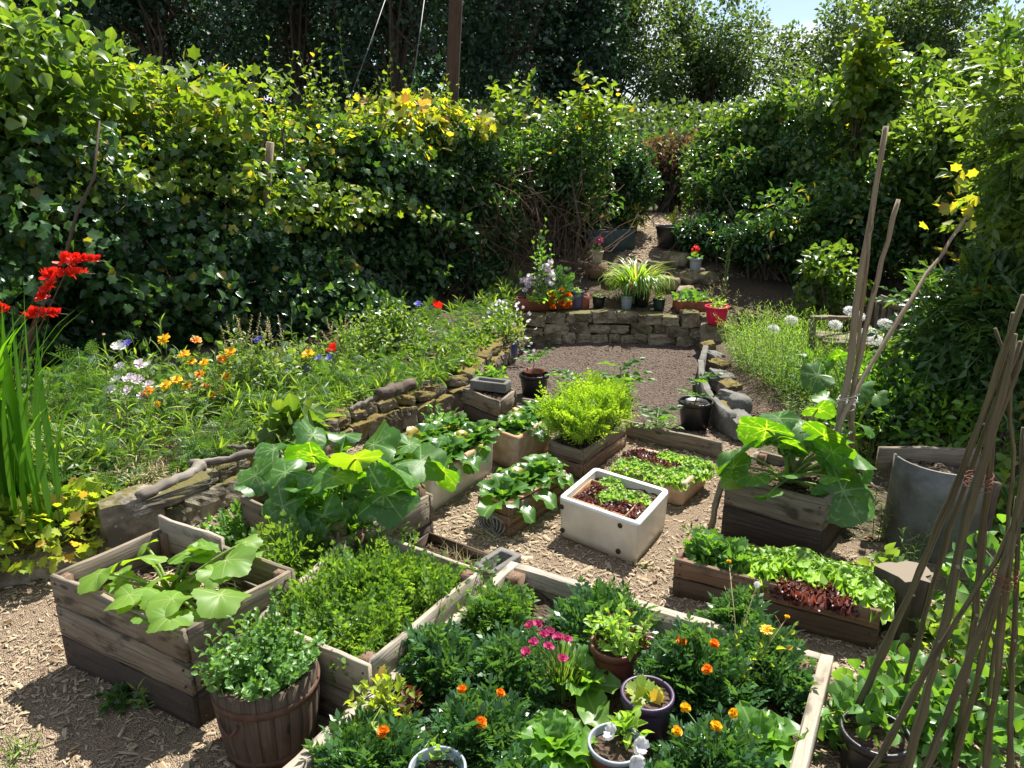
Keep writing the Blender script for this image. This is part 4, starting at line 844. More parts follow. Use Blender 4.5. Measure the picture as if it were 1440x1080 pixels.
marig('big dark marigold bush without flowers at the back of the front bed', 845, 865, .21, .23)
marig('dark marigold bush without blooms in the middle of the bed, left of the pink flowers', 715, 935, .18, .18)
marig('marigold bush with four orange blooms beside the red-brown pot', 985, 935, .20, .22, [(958, 903), (975, 897), (1004, 906), (995, 942)])
marig('marigold bush with three orange blooms left of the big lettuce rosette', 672, 1022, .18, .18, [(650, 970), (703, 975), (675, 1017)])
marig('marigold bush with golden yellow pompom blooms at the bottom right of the front bed', 1010, 1068, .155, .16, [(963, 996), (952, 1029), (1007, 1022), (1032, 1004)], 'mar_y')
marig('flowerless marigold bush behind the golden blooms near the timber corner', 1075, 915, .15, .17)
marig('narrow marigold bush on the left beside the carrot box', 612, 925, .13, .2, n=420)
marig('marigold bush with one orange bloom in the bottom left of the bed', 520, 1062, .19, .15, [(540, 1030)])
marig('light feathery young marigold near the top corner of the front bed', 700, 862, .13, .16, n=420, mt='tomato')
marig('small marigold at the bottom edge between the white-rimmed pots', 720, 1110, .12, .10)
marig('marigold at the bottom edge below the white petunia', 930, 1120, .12, .10)
marig('low marigold seedling by the back timber of the bed', 1040, 868, .12, .15, n=350)
marig('blue-green marigold tuft at the right timber of the bed', 1095, 960, .09, .1, n=200)
def rosette(name, label, c, r, T, mt, n=22, upr=.6, group=None, cat='lettuce', nrings=3, part='leaves'):
    c = np.asarray(c, float); Tg = thing(name, label, cat, c, group); b = MB(); rose(b, c, r, T, n, upr); b.build(part, M[mt], Tg); return Tg
def rose(b, c, r, T, n, upr, mi=0):
    i = np.arange(n); a = i * 2.4 + rng.uniform(0, 6); f = i / n; e = .12 + upr * 1.35 * f + rng.normal(0, .1, n); h = np.column_stack([np.cos(a), np.sin(a), a * 0])
    D = h * np.cos(e)[:, None] + UP * np.sin(e)[:, None]; N = -h * np.sin(e)[:, None] + UP * np.cos(e)[:, None] + .15 * rng.normal(size=(n, 3))
    scatter(b, T, c + h * .01 * (1 - f)[:, None], D, N, r * (1.05 - .4 * f) * rng.uniform(.85, 1.15, n), mi)
rosette('lettuce', 'big open bright green lettuce rosette at the bottom centre of the bed', G(783, 1035, .25) * [1, 1, 0] + [0, 0, .19], .17, T_cos, 'lettdk', 24, .85)
rosette('lettuce', 'upright cos lettuce with long leaves near the right timber', G(1070, 1015, .25) * [1, 1, 0] + [0, 0, .15], .17, T_cos, 'lettdk', 20, 1.0)
rosette('lettuce', 'broad-leaved green plant behind the pink flowers, half hidden', G(822, 935, .25) * [1, 1, 0] + [0, 0, .16], .19, T_cos, 'lettdk', 12, 1.0)
# dianthus
c = G(790, 965, .15); c[2] = .12; Tg = thing('dianthus', 'pink and crimson ragged flowers on grassy grey-green stems in the bed', 'dianthus', c); b = MB(); n = 170; a = rng.uniform(0, 6.28, n); h = np.column_stack([np.cos(a), np.sin(a), a * 0])
for T in T_gr: scatter(b, T, c + h * rng.uniform(0, .06, (n, 1)), h + .3 * rdir(n), np.tile(UP, (n, 1)), rng.uniform(.12, .22, n))
b.build('leaves', M['wild'], Tg); b = MB()
for fx, fy in ((757, 878), (774, 890), (797, 900), (750, 904), (740, 918), (771, 910), (791, 927), (765, 893), (745, 880), (785, 897)):
    p = G(fx, fy, .42); put('flower', BL['pink'], Tg, p, nrm(np.array([rng.normal(0, .3), -.3, 1])), .0165); tube(b, [c + (0, 0, .02), (c + p) / 2 + (0, 0, .05), p], .0018, 4, cap=False)
b.build('flower_stalks', M['stem'], Tg)
# potted ones in the bed
c = bedpt(.64, .38, .27); Tg = shoots('bolting_lettuce', 'tall thin yellow-green and red seedling lettuces in the red-brown pot', 'lettuce', c, .10, .2, 16, T_ov, 'lett', .055, 9); 
shoots('red_seedling', 'reddish seedlings beside the yellow-green ones in the red-brown pot', 'seedling', c + (.05, -.01, 0), .07, .15, 12, T_ov, 'redlett', .035, 7)
b = MB(); c = G(907, 1030, .12) + (0, 0, .15); Tg = thing('heuchera', 'small plant with round yellow-green scalloped leaves in the purple pot', 'plant', c)
mm = mound('x', '', '', c, .07, .05, T_ger, 'geran', 16, .055, nst=8); bpy.data.objects.remove(Tg); mm.name = 'scalloped_plant'; tag(mm, 'small plant with round yellow-green scalloped leaves in the purple pot', 'plant')
c = G(870, 1080, .12) + (.02, 0, .13); Tg = mound('petunia', 'white petunia with bright green leaves in the white-rimmed pot', 'petunia', c, .065, .08, T_ov, 'lett', 46, .05)
for fx, fy, d in ((898, 1048, (.4, -.8, .6)), (893, 1070, (.3, -1, .3)), (862, 1032, (-.7, -.2, .7))): put('flower', BL['petunia'], Tg, G(fx, fy, .30), nrm(np.array(d)), .028)
c = G(617, 1100, .12) + (0, 0, .12); mound('seedling', 'tiny green seedling in the black pot at the bottom edge', 'seedling', c, .045, .05, T_ov, 'lett', 18, .035)
c = G(545, 1030, .12) + (0, 0, .09); mound('potted_seedlings', 'yellow and red tinged leafy seedlings spilling from the small dark pot', 'seedling', c, .13, .14, T_ov, 'geran', 120, .045, upb=.6); mound('red_seedling', 'red leaved seedling at the right edge of the small dark pot', 'seedling', c + (.09, .01, 0), .05, .1, T_ov, 'redlett', 30, .035)
shoots('weed', 'tall green weed seedling growing between carrot box and bed timber', 'weed', G(545, 985, .1), .05, .28, 4, T_ov, 'mint', .045, 10)
shoots('weed', 'small weed seedling on the bare soil in the bed\'s top corner', 'weed', G(735, 860, .12), .05, .13, 5, T_ov, 'mint', .04, 8)
# seed stalks
Tg = thing('seed_stalk', 'dry pale stalk with a fluffy white seed head rising from the bed', 'seed stalk', bedpt(.98, .25)); b = MB(); p0 = bedpt(.98, .25); p1 = G(1065, 822, .5); tube(b, [p0, (p0 + p1) / 2 + (.015, 0, 0), p1], .0022, 5); b.build('stalk', M['sedge'], Tg); put('seed_head', BL['umbel'], Tg, p1, (0, 0, 1), .011)
for (fx, fy, z, lb) in ((1025, 790, .5, 'bare thin dry stalk with tiny buds, left of the fluffy seed head'), (1107, 868, .42, 'forked dry stalk with small yellow buds, right of the fluffy seed head')):
    p1 = G(fx, fy, z); p0 = bedpt(1.0, .28) + (rng.normal(0, .05), 0, 0); Tg = thing('seed_stalk', lb, 'seed stalk', p0); b = MB(); tube(b, [p0, (p0 + p1) / 2 + (.02, 0, .02), p1], .002, 5)
    for k in range(5): q = p0 + (p1 - p0) * (.5 + .1 * k); e = q + (rng.normal(0, .03), rng.normal(0, .02), .04); tube(b, [q, e], .0012, 4)
    b.build('stalk', M['sedge'], Tg); put('bud', BL['mar_y'], Tg, p1, (0, 0, 1), .008)
p0 = bedpt(1.02, .33); p1 = G(1078, 886, .36); Tg = thing('seed_stalk', 'stem with a single ragged pale yellow bloom and yellowing leaves', 'flower', p0); b = MB(); bl = MB(); shootarr(b, bl, [p0] * 5, [p1, p1 + (.1, 0, .02), p1 + (-.08, .02, 0), p1 + (-.03, -.05, -.04), p1 + (.06, -.04, -.05)], T_ov, .045, 10); b.build('stalk', M['stem'], Tg); bl.build('leaves', M['geran'], Tg); put('flower', BL['cal_y'], Tg, p1, (0, -.4, 1), .022)

# ---- carrots and neighbours
def fronds(name, label, cat, C4, z, n, T, mt, ls, lean=.5, kind='stuff', spill=.02, upb=1.3, var=.3, part=None):
    C = np.asarray([np.asarray(c)[:2] for c in C4]); u = rng.random((n, 1)); v = rng.random((n, 1)); P = (1 - u) * (1 - v) * C[0] + u * (1 - v) * C[1] + u * v * C[2] + (1 - u) * v * C[3]; m = C.mean(0)
    P = P + nrm(P - m) * spill * rng.random((n, 1)); hn = .5 + .5 * wob(P, 9, 12) ; P = np.column_stack([P, z + rng.uniform(-.01, var * ls, n) + .05 * hn]); D = nrm(rng.normal(size=(n, 3)) * lean + UP * upb + np.column_stack([(P[:, :2] - m) * .8, np.zeros(n)])); N = rng.normal(size=(n, 3)); N[:, 1] -= .0
    b = MB(); scatter(b, T, P, D, N, ls * rng.uniform(.5, 1.35, n) * (.75 + .5 * hn)); scatter(b, T_ger, (P + D * ls * .9)[::3], D[::3], UP + .4 * N[::3], .028); o = b.build(name, M[mt], None, (m[0], m[1], z)); return tag(o, label, cat, kind=kind)
fronds('carrot_tops', 'dense feathery green carrot tops filling the wide pale box', 'carrot foliage', CP, .17, 650, T_car2, 'carrot', .12, .75, spill=-.16)
fronds('parsley', 'bright feathery green foliage behind the carrot box, under the squash', 'foliage', [G(380, 850, .1), G(480, 800, .1), G(545, 755, .1), G(430, 740, .1)], .16, 300, T_car2, 'carrot', .16, .8)
mound('mint_clump', 'leafy green mint clump behind the tall left crate', 'mint', G(350, 772, .0), .28, .24, T_ov, 'mint', 900, .05, sq=(1.1, .8), upb=.9)
mound('mint_clump', 'second leafy mint clump between the carrots and the squash crate', 'mint', G(445, 778, .0), .22, .26, T_ov, 'mint', 700, .05, upb=.9)
c = TUBC + (0, 0, .285)
shoots('mint_plant', 'bushy round-leaved mint growing over the rim of the barrel tub', 'mint', c + (0, 0, -.02), .165, .22, 110, T_ovw, 'mint', .036, 12, lean=.7, thick=.0025)
shoots('mint_sprig', 'long mint sprig standing up above the barrel tub', 'mint', c + (.05, .06, 0), .04, .36, 4, T_ovw, 'mint', .032, 14)
mound('weed', 'dark green weed creeping on the chips in the crate\'s shadow', 'weed', G(175, 985, 0), .11, .05, T_ov, 'bush', 80, .05)
shoots('grass_tuft', 'small grass tuft against the front of the tall crate', 'grass', G(218, 990, 0), .05, .14, 10, T_narrow, 'grass', .08, 3)
shoots('grass_tuft', 'sparse grass tuft at the bottom left corner on the chips', 'grass', G(20, 1065, 0), .08, .06, 16, T_narrow, 'grass', .05, 3)
# dry stuff in the gutter trough
b = MB(); m_ = np.mean([np.asarray(t)[:2] for t in TG], 0); n = 240; P = np.column_stack([m_ + (rng.normal(0, .07, (n, 2)) @ np.array([[1, -.5], [.3, .5]])), np.full(n, .075)])
scatter(b, T_gr[0], P, rdir(n, .3), rdir(n), rng.uniform(.05, .13, n)); o = b.build('dead_grass', M['sedge'], None, (*m_, .08)); tag(o, 'dead pale grass lying inside the narrow dark trough', 'dry grass', kind='stuff')

# ---- beets
def beetmesh(mt='chard', r=.2, n=10, upr=.8, T=None, stem='stem'):
    b = MB(); rose(b, np.zeros(3), r, T or T_chard, n, upr); return b.mesh('leaves', [M[mt]])
BE = [beetmesh(r=.205, n=12, upr=1.1) for _ in range(3)]; LG = [beetmesh('lett', .095, 26, .8, T_frill) for _ in range(2)]; LR = [beetmesh('redlett', .085, 34, .85, T_frill) for _ in range(2)]; LC2 = [beetmesh('lettdk', .17, 16, .8, T_frill) for _ in range(2)]
ORD = 'first second third fourth fifth sixth seventh eighth ninth tenth eleventh twelfth thirteenth fourteenth'.split()
def rowof(name, label, cat, meshes, C4, z, uv, s=1.0, group=None, jz=.0):
    C = [np.asarray(c)[:2] for c in C4]
    pp = [(1 - u) * (1 - v) * C[0] + u * (1 - v) * C[1] + u * v * C[2] + (1 - u) * v * C[3] for u, v in uv]; order = np.argsort([q[0] / q[1] for q in pp]); rank = {int(j): i for i, j in enumerate(order)}
    for k, (u, v) in enumerate(uv):
        p = (1 - u) * (1 - v) * C[0] + u * (1 - v) * C[1] + u * v * C[2] + (1 - u) * v * C[3]
        o = put(name, meshes[k % len(meshes)], None, (p[0], p[1], z), nrm(np.array([rng.normal(0, .08), rng.normal(0, .08), 1])), s * rng.uniform(.85, 1.15)); tag(o, label + (', ' + ORD[rank[k]] + ' from the left' if len(uv) > 1 else ''), cat, group)
# order of corners: A(0,0) D(1,0) C(1,1) B(0,1)
rowof('beet_plant', 'leafy green beet plant in the long white sink', 'beet', BE, S1, .22, [(a, b_) for a in (.22, .75) for b_ in (.06, .2, .35, .5, .65, .8, .95)], .95, 'beets in the long white sink')
rowof('beet_plant', 'glossy dark beet plant in the slatted crate', 'beet', BE, SC4, .16, [(.5, .12), (.4, .3), (.6, .45), (.4, .6), (.6, .75), (.5, .92)], .95, 'beets in the slatted crate')
rowof('beet_plant', 'young beet in the small orange-rimmed sink', 'beet', BE, S3, .22, [(.3, .2), (.7, .35), (.3, .6), (.7, .75), (.4, .92)], .75, 'beets in the orange-rimmed sink')
rowof('red_seedling', 'dark red seedling at the far end of the orange-rimmed sink', 'seedling', LR, S3, .22, [(.8, .97)], .6)
fronds('dill_foliage', 'feathery yellow-green foliage bursting from the brown crate', 'foliage', FC, .18, 620, T_carrot, 'fennel', .15, .5, spill=.02, upb=1.5, var=.9)
# ---- lettuces in the low box
rowof('lettuce', 'lime green lettuce in the front rows of the low cream box', 'lettuce', LG, LL, .13, [(u, v) for v in (.14, .32) for u in (.1, .28, .46, .64, .82)] + [(.88, .5), (.9, .7)], 1.0, 'green lettuces in the low box')
rowof('red_lettuce', 'red-leaved lettuce in the middle row of the low cream box', 'lettuce', LR, LL, .13, [(u, .55) for u in (.08, .25, .42, .58, .72)] + [(.1, .75), (.3, .72)], 1.05, 'red lettuces in the low box')
rowof('lettuce', 'pale green lettuce along the back of the low cream box', 'lettuce', LG, LL, .13, [(u, .86) for u in (.45, .62, .8, .92)], 1.0, 'back lettuces in the low box')
rowof('red_lettuce', 'red frilly lettuce in the white butler sink', 'lettuce', LR, S2, .19, [(.28, .30), (.3, .48), (.28, .66), (.45, .25), (.62, .25), (.74, .3), (.72, .48), (.62, .66)], 1.0, 'red lettuces in the butler sink')
rowof('lettuce', 'green lettuce among the red ones in the butler sink', 'lettuce', LG, S2, .2, [(.46, .44), (.5, .6), (.32, .78), (.74, .62)], 1.0, 'green lettuces in the butler sink')
# ---- long plank planter
PCr = PC
rowof('lettuce', 'frilly yellow-green lettuce in the long plank planter', 'lettuce', LG, PCr, .17, [(.36, .5), (.45, .3), (.47, .75), (.56, .5), (.62, .8), (.68, .45), (.76, .75), (.86, .6), (.93, .35), (.97, .7)], 1.35, 'green lettuces in the long planter')
rowof('red_lettuce', 'dark red lettuce hanging over the front of the long plank planter', 'lettuce', LR, PCr, .17, [(.58, .14), (.63, .08), (.68, .14), (.73, .08)], 1.05, 'red lettuces over the planter edge')
rowof('red_lettuce', 'small dark red lettuce near the right end of the long planter', 'lettuce', LR, PCr, .17, [(.85, .08)], 1.0)
mm = mound('parsley_plant', 'curly blue-green leafy herb in the left end of the long planter', 'herb', np.append(.88 * ((PC[0] + PC[3]) / 2) + .12 * np.asarray(PC[1])[:2], .16), .13, .13, T_ger, 'mint', 260, .05)
mm = mound('parsley_plant', 'second clump of curly blue-green herb, nearer the middle of the long planter', 'herb', np.append(.72 * ((PC[0] + PC[3]) / 2) + .28 * np.asarray(PC[1])[:2], .16), .10, .12, T_ger, 'mint', 180, .05)
# ---- tomatoes
def tomato(label, c, h, n, ls, lean=(0, 0), r=.1):
    c = np.asarray(c, float); Tg = thing('tomato_plant', label, 'tomato plant', c); bS, bL = MB(), MB(); tip = c + (lean[0], lean[1], h); s = np.linspace(0, 1, 6)[:, None]; tube(bS, c * (1 - s) + tip * s + rng.normal(0, .006, (6, 3)), np.linspace(.005, .0025, 6), 6)
    t = rng.uniform(.3, 1, n); a = np.arange(n) * 2.4; rd = np.column_stack([np.cos(a), np.sin(a), np.zeros(n)]); scatter(bL, T_tom, c + (tip - c) * t[:, None], rd + UP * (.35 + .4 * t[:, None]), np.tile(UP, (n, 1)) + .2 * rdir(n), ls * rng.uniform(.7, 1.2, n)); bL.build('leaves', M['tomato'], Tg); bS.build('stem', M['stem'], Tg)
tomato('small tomato seedling in the nested red-brown pot', P2(751, 556) + (0, 0, .17), .2, 9, .14)
tomato('slender tomato plant in the big nested black pot', P2(976, 600) + (0, 0, .19), .2, 8, .15)
tomato('spreading tomato plant in the dark green pot', P2(803, 582) + (0, 0, .14), .17, 10, .16)
tomato('tall tomato plant in the black pot behind the feathery crate', P2(868, 592) + (0, 0, .18), .27, 16, .20)
tomato('blue-green tomato seedling by the timber edging, above the lettuce box', P2(922, 622), .27, 12, .16)

# ---- left bed: undergrowth
def yf(px): return float(np.interp(px, [-200, 0, 200, 330, 450, 610, 670, 760], [3.6, 4.0, 4.55, 5.05, 5.8, 7.2, 7.7, 8.1]))
bS, bL, bG = MB(), MB(), MB(); n = 1900; x = rng.uniform(-4.6, .0, n); y = yl(x) + .12 + rng.random(n) ** 1.5 * 2.3; ok = wob(np.column_stack([x, y]), 3.5, 77) + rng.normal(0, .5, n) > -.55; x, y = x[ok], y[ok]; n = len(x)
d_ = (y - yl(x)); hh = (.09 + .20 * np.clip(d_ / .8, 0, 1)) * rng.uniform(.4, 1.0, n) * (1 + .9 * (rng.random(n) < .12)) * np.interp(x, [-2.6, -1.2, 0], [1.1, .62, .5]); base = np.column_stack([x, y, gz(x, y)]); tip = base + np.column_stack([rng.normal(0, .07, (n, 2)), hh])
sp = np.digitize(wob(np.column_stack([x, y]), 2.6, 91) + rng.normal(0, .22, n), [-.45, -.05, .4])
for q, (tpl, ls_, kk, mt_, lb, ot) in enumerate(((T_narrow, .10, 11, 'wild', 'narrow-leaved wildflower foliage in the left bed', .6), (T_ov, .085, 9, 'bushlight', 'broad-leaved yellow-green foliage in the left bed', .9), (T_carrot, .11, 6, 'tomato', 'fine feathery foliage in the left bed', .8), (T_thin, .17, 8, 'grass', 'long grassy leaves in the left bed', .35))):
    s_ = sp == q; bL = MB(); sc_ = [1, .8, 1.05, 1.15][q]; shootarr(bS, bL, base[s_], base[s_] + (tip[s_] - base[s_]) * sc_, tpl, ls_, kk, .0022, out=ot); o = bL.build('undergrowth', [M[mt_]], None, (-1.6, 5, .3)); tag(o, lb, 'undergrowth', kind='stuff')
o = bS.build('undergrowth_stems', M['stem'], None, (-1.6, 5, .3)); tag(o, 'thin green stems of the mixed wildflowers in the left bed', 'undergrowth', kind='stuff')
def fl(kind, name, label, cat, lst, s, group=None, T=T_narrow, mt='wild', face=.5, dy=0.0):
    srt = sorted(lst)
    for px, py in lst:
        p = W(px, py, yf(px) + dy + rng.normal(0, .05)); b0 = p + (rng.normal(0, .05), rng.uniform(-.03, .1), 0); b0[2] = float(gz(b0[0], b0[1])); 
        if b0[2] > p[2] - .05: b0[2] = p[2] - .08
        Tg = thing(name, label + (', ' + ORD[srt.index((px, py))] + ' from the left' if len(lst) > 1 else ''), cat, b0, group); bS, bL = MB(), MB(); shootarr(bS, bL, [b0], [p], T, .08, 9, .0022, bend=.0); bS.build('stem', M['stem'], Tg); bL.build('leaves', M[mt], Tg); put('flower', BL[kind], Tg, p, nrm(np.array([rng.normal(0, .3), -face, 1])), s * rng.uniform(.85, 1.15))
fl('blue', 'cornflower', 'deep blue cornflower above the pale ones at the left', 'cornflower', [(179, 484)], .03, dy=.05)
fl('white', 'cornflower', 'white cornflower on a thin stem in the left of the bed', 'cornflower', [(167, 489), (169, 517), (210, 513), (155, 549), (163, 535)], .034, 'white cornflowers')
fl('pale', 'cornflower', 'pale pink cornflower among the white ones beside the calendulas', 'cornflower', [(182, 533), (192, 535), (179, 550), (209, 542), (202, 557), (197, 513)], .034, 'pale pink cornflowers')
fl('cal_y', 'calendula', 'yellow calendula in the left flower bed', 'calendula', [(231, 477), (287, 510), (324, 495), (319, 530), (296, 555), (233, 542), (248, 534), (259, 498), (263, 542), (316, 548), (269, 508), (221, 570)], .038, 'yellow calendulas', T_ov)
fl('cal_o', 'calendula', 'orange calendula among the yellow ones', 'calendula', [(276, 478), (312, 504), (289, 544), (280, 526), (208, 550)], .036, 'orange calendulas', T_ov)
fl('cal_y', 'calendula', 'lone yellow calendula beside the red crocosmia blades', 'calendula', [(67, 589)], .03, None, T_ov)
fl('cal_y', 'calendula', 'single bright yellow calendula left of the red poppy', 'calendula', [(433, 498)], .055, None, T_ov)
fl('poppy', 'poppy', 'red poppy beside the single yellow calendula', 'poppy', [(471, 494)], .06)
fl('poppy', 'poppy', 'low orange-red poppy above the squash leaves', 'poppy', [(435, 570)], .055, face=1.0, dy=-.7)
fl('poppy', 'poppy', 'far red poppy standing against the dark hedge', 'poppy', [(613, 433)], .075)
fl('blue', 'cornflower', 'small violet-blue flower under the yellow calendula', 'cornflower', [(431, 519), (449, 504), (463, 504), (469, 524), (453, 540), (403, 525), (425, 528)], .03, 'violet-blue flowers near the poppy')
fl('blue', 'cornflower', 'single blue flower high up left of the far poppy', 'cornflower', [(588, 428)], .035)
fl('blue', 'cornflower', 'pale blue flower above the seed heads, right of the calendulas', 'cornflower', [(364, 478)], .03)
fl('lilac', 'scabious', 'lilac flower at the far end of the left bed', 'flower', [(634, 455), (650, 481), (640, 463), (670, 479), (622, 468), (600, 478), (660, 470)], .04, 'lilac flowers at the far end')
for k, (px, py, lb) in enumerate(((335, 455, 'bunch of dry grassy seed heads right of the calendulas'), (372, 450, 'pale brown seed plumes against the hedge, right of the first bunch'), (478, 455, 'loose seed heads behind the red poppy'))):
    p = W(px, py, yf(px)); c = p.copy(); c[2] = float(gz(p[0], p[1])); Tg = thing('dried_plant', lb, 'seed heads', c); bS, bL = MB(), MB(); q = 7; shootarr(bS, bL, c + rng.normal(0, .04, (q, 3)) * [1, 1, 0], p + rng.normal(0, .07, (q, 3)), T_tiny, .022, 26, .0018, start=.72, out=1.0); bS.build('stalks', M['sedge'], Tg); bL.build('sprays', M['sedge'], Tg)
# fennel like plant, taller leafy plants
shoots('fennel', 'dark feathery fennel standing left of the white flowers', 'fennel', W(118, 620, 4.6) * [1, 1, 0] + [0, 0, .27], .10, .62, 9, T_carrot, 'tomato', .15, 9)
for px, h_, lb in ((365, .5, 'leafy stems between the calendulas and the yellow flower'), (520, .42, 'leafy green clump behind the log on the stones'), (560, .5, 'yellow-green leafy clump below the far poppy')):
    p = W(px, 560, yf(px)); p[2] = float(gz(p[0], p[1])); shoots('wild_plant', lb, 'plant', p, .25, h_, 40, T_ov, 'bushlight' if px > 540 else 'wild', .075, 12)
mound('geranium_clump', 'yellow-green lobed geranium clump spilling over the stones at the left', 'geranium', G(50, 770, .1), .42, .34, T_ger, 'geran', 900, .065, sq=(1.1, .8))
mound('geranium_clump', 'smaller lobed geranium beside the upright boulder', 'geranium', G(125, 730, .2), .2, .2, T_ger, 'geran', 240, .06)
mound('broadleaf_plant', 'broad smooth leaves below the low poppy, behind the squash', 'plant', G(415, 615, .25), .25, .22, T_ovw, 'bushlight', 110, .16)
shoots('grass_tuft', 'long green grass blades at the foot of the crocosmia', 'grass', G(90, 670, .25), .25, .32, 60, T_narrow, 'grass', .16, 5, lean=.5)
shoots('grass_tuft', 'dry brownish grass along the stones behind the upright boulder', 'grass', G(170, 670, .25), .30, .18, 110, T_narrow, 'sedge', .07, 5, sq=(1.6, .5), rot=R(-35))
mound('ivy_tuft', 'green leaves growing through the stones beside the timber box', 'plant', G(622, 600, .2), .16, .14, T_ov, 'mint', 130, .055)
mound('ivy_tuft', 'sprawling leaves at the mossy stones below the blue pot', 'plant', G(690, 535, .15), .14, .16, T_ov, 'lettdk', 90, .07)
mound('white_daisies', 'bushy plant with many tiny white flowers above the blue pot', 'plant', P2(713, 507) + (0, 0, .2), .26, .36, T_ov, 'wild', 300, .05)
Tg = bpy.data.objects[-1] if False else None
b = MB(); c = P2(713, 507) + (0, 0, .25); n = 70; d = rdir(n, .4); P = c + d * [.28, .24, .36]; 
for p in P: pass
scatter(b, Tpw, P, d, rdir(n), .03); ob = [o for o in bpy.data.objects if o.name.startswith('white_daisies')][0]; b.build('blossoms', M['white'], ob)
# ---- crocosmia
c = G(0, 745, .2); c[2] = .2; Tg = thing('crocosmia', 'tall sword-leaved plant with arching scarlet flower spikes at the left edge', 'crocosmia', c); b = MB(); n = 126
for k, T in enumerate((blade(8, .02, .25), blade(8, .018, .7), blade(8, .02, .1))):
    a = rng.normal(0, 1, n // 3); P = c + np.column_stack([a * .15 - .02, rng.normal(0, .09, n // 3), a * 0]); D = np.column_stack([a * .9 + .1, rng.normal(0, .5, n // 3), a * 0]); scatter(b, T, P, D, np.tile(UP, (n // 3, 1)) + np.column_stack([a * -.1 - .05, a * 0, a * 0]), rng.uniform(.8, 1.3, n // 3))
b.build('blades', M['iris'], Tg)
# scatter() keeps Y=D, so blades rise along local Z
for k, ((sx, sy), (ex, ey)) in enumerate((((98, 372), (152, 368)), ((78, 392), (134, 385)), ((62, 420), (80, 392)), ((48, 448), (96, 442)), ((-14, 436), (18, 442)))):
    p = W(sx, sy, 3.9); e = W(ex, ey, 3.85); b = MB(); tube(b, [c + (.02 * k, 0, .3), (c + p) / 2 + (.02, 0, .25), p, (p + e) / 2 + (0, 0, .02), e], [.003, .003, .0025, .002, .001], 5); b.build('flower_stalk', M['redstem'], Tg)
    b = MB(); m = 48; t = rng.random(m) ** .8; P = p * (1 - t[:, None]) + e * t[:, None] * 1 + [0, 0, .012]; P = p + (P - p) * 1.0 - (e - p) * .25; D = nrm(np.tile((e - p) * 2, (m, 1)) + UP * .12 + .1 * rng.normal(size=(m, 3))); scatter(b, Tp, P, D + UP * .9, rdir(m), .066 * (1.1 - .6 * t)); scatter(b, Tp, P, rdir(m, .7), rdir(m), .05 * (1.1 - .6 * t)); b.build('flower_spike', M['red'], Tg)

# ================================================================== hedges, bushes and trees
def mass(mb, pts, z0, z1, depth, n, T, ls, topshare=.22, bulge=.35, seed=0, mi=0, outward=-1, up=.35, holes=.35, bot=.0, topj=.25, face=1.0):
    """leaves over the face and top of a hedge that follows pts; z0, z1 arrays along it"""
    P_ = np.asarray(pts, float); s = np.concatenate([[0], np.cumsum(np.hypot(*np.diff(P_, axis=0).T))]); z0 = np.broadcast_to(z0, len(s)); z1 = np.broadcast_to(z1, len(s))
    m = int(n * 1.6); t = rng.uniform(0, s[-1], m); x = np.interp(t, s, P_[:, 0]); y = np.interp(t, s, P_[:, 1]); a = np.interp(t, s, z0); b_ = np.interp(t, s, z1)
    e = .3; dx = np.interp(t + e, s, P_[:, 0]) - np.interp(t - e, s, P_[:, 0]); dy = np.interp(t + e, s, P_[:, 1]) - np.interp(t - e, s, P_[:, 1]); nl = np.hypot(dx, dy); ox, oy = dy / nl * -outward, -dx / nl * -outward   # outward normal
    O = np.column_stack([-ox, -oy]) if False else np.column_stack([ox, oy])
    top = rng.random(m) < topshare; h = np.where(top, 1.0, rng.random(m) ** .85); q = np.column_stack([t, h * 2.2])
    bl = bulge * wob(q, 1.5, seed) + bulge * .45 * wob(q, 4.2, seed + 1); hz = b_ + topj * wob(t[:, None], 2.1, seed + 2) + topj * .6 * wob(t[:, None], 6.0, seed + 3)
    inn = np.where(top, rng.uniform(0, depth, m), -bl * face + .32 * rng.random(m) ** 1.8 + .55 * depth * np.clip(h - .72, 0, 1) ** 1.5 * 2)
    z = a + (hz - a) * h + np.where(top, rng.uniform(-.25, .10, m), 0); z = z - np.where(top, .25 * (inn / depth - .3) ** 2, 0)
    ok = (wob(np.column_stack([t, z]), 3.2, seed + 7) + rng.normal(0, .35, m) > -1 + holes * (1.2 - h)) ; ok &= np.arange(m) < m
    x = x - O[:, 0] * inn; y = y - O[:, 1] * inn; idx = np.flatnonzero(ok)[:n]; P = np.column_stack([x, y, z])[idx]; O3 = np.column_stack([O, np.zeros(m)])[idx]; tp = top[idx][:, None]
    D = nrm(O3 * .5 + UP * np.where(tp, .6, -.25) + .8 * rng.normal(size=P.shape)); N = nrm(O3 * (1 - .6 * tp) + UP * (.65 + tp) + .5 * rng.normal(size=P.shape))
    scatter(mb, T, P, D, N, ls * rng.uniform(.6, 1.25, len(P)), mi); return P
def twigs(mb, P, n, L_, r=.004, dirn=(0, 0, 1), spread=.8, mi=0, sag=.1):
    for k in rng.choice(len(P), n): 
        p = P[k] + rng.normal(0, .1, 3); d = nrm(np.asarray(dirn) + spread * rng.normal(size=3)); l = L_ * rng.uniform(.4, 1.2); s = np.linspace(-.5, .5, 4)[:, None]; tube(mb, p + d * l * s + rng.normal(0, l * .05, (4, 3)), [r, r * .9, r * .7, r * .5], 4, mi, cap=False, rnd=rng.random())
HL = [(-6.2, 4.2), (-4.6, 5.0), (-3.4, 5.9), (-2.3, 7.0), (-1.5, 8.0), (-.8, 9.0), (-.45, 9.7)]
hz0 = [0] * 7; hz1 = [2.3, 2.25, 2.15, 2.15, 2.2, 2.3, 2.4]
T_ = thing('hedge', 'tall dark green tangled hedge along the left side of the garden', 'hedge', (-3, 6.5, 0)); b = MB()
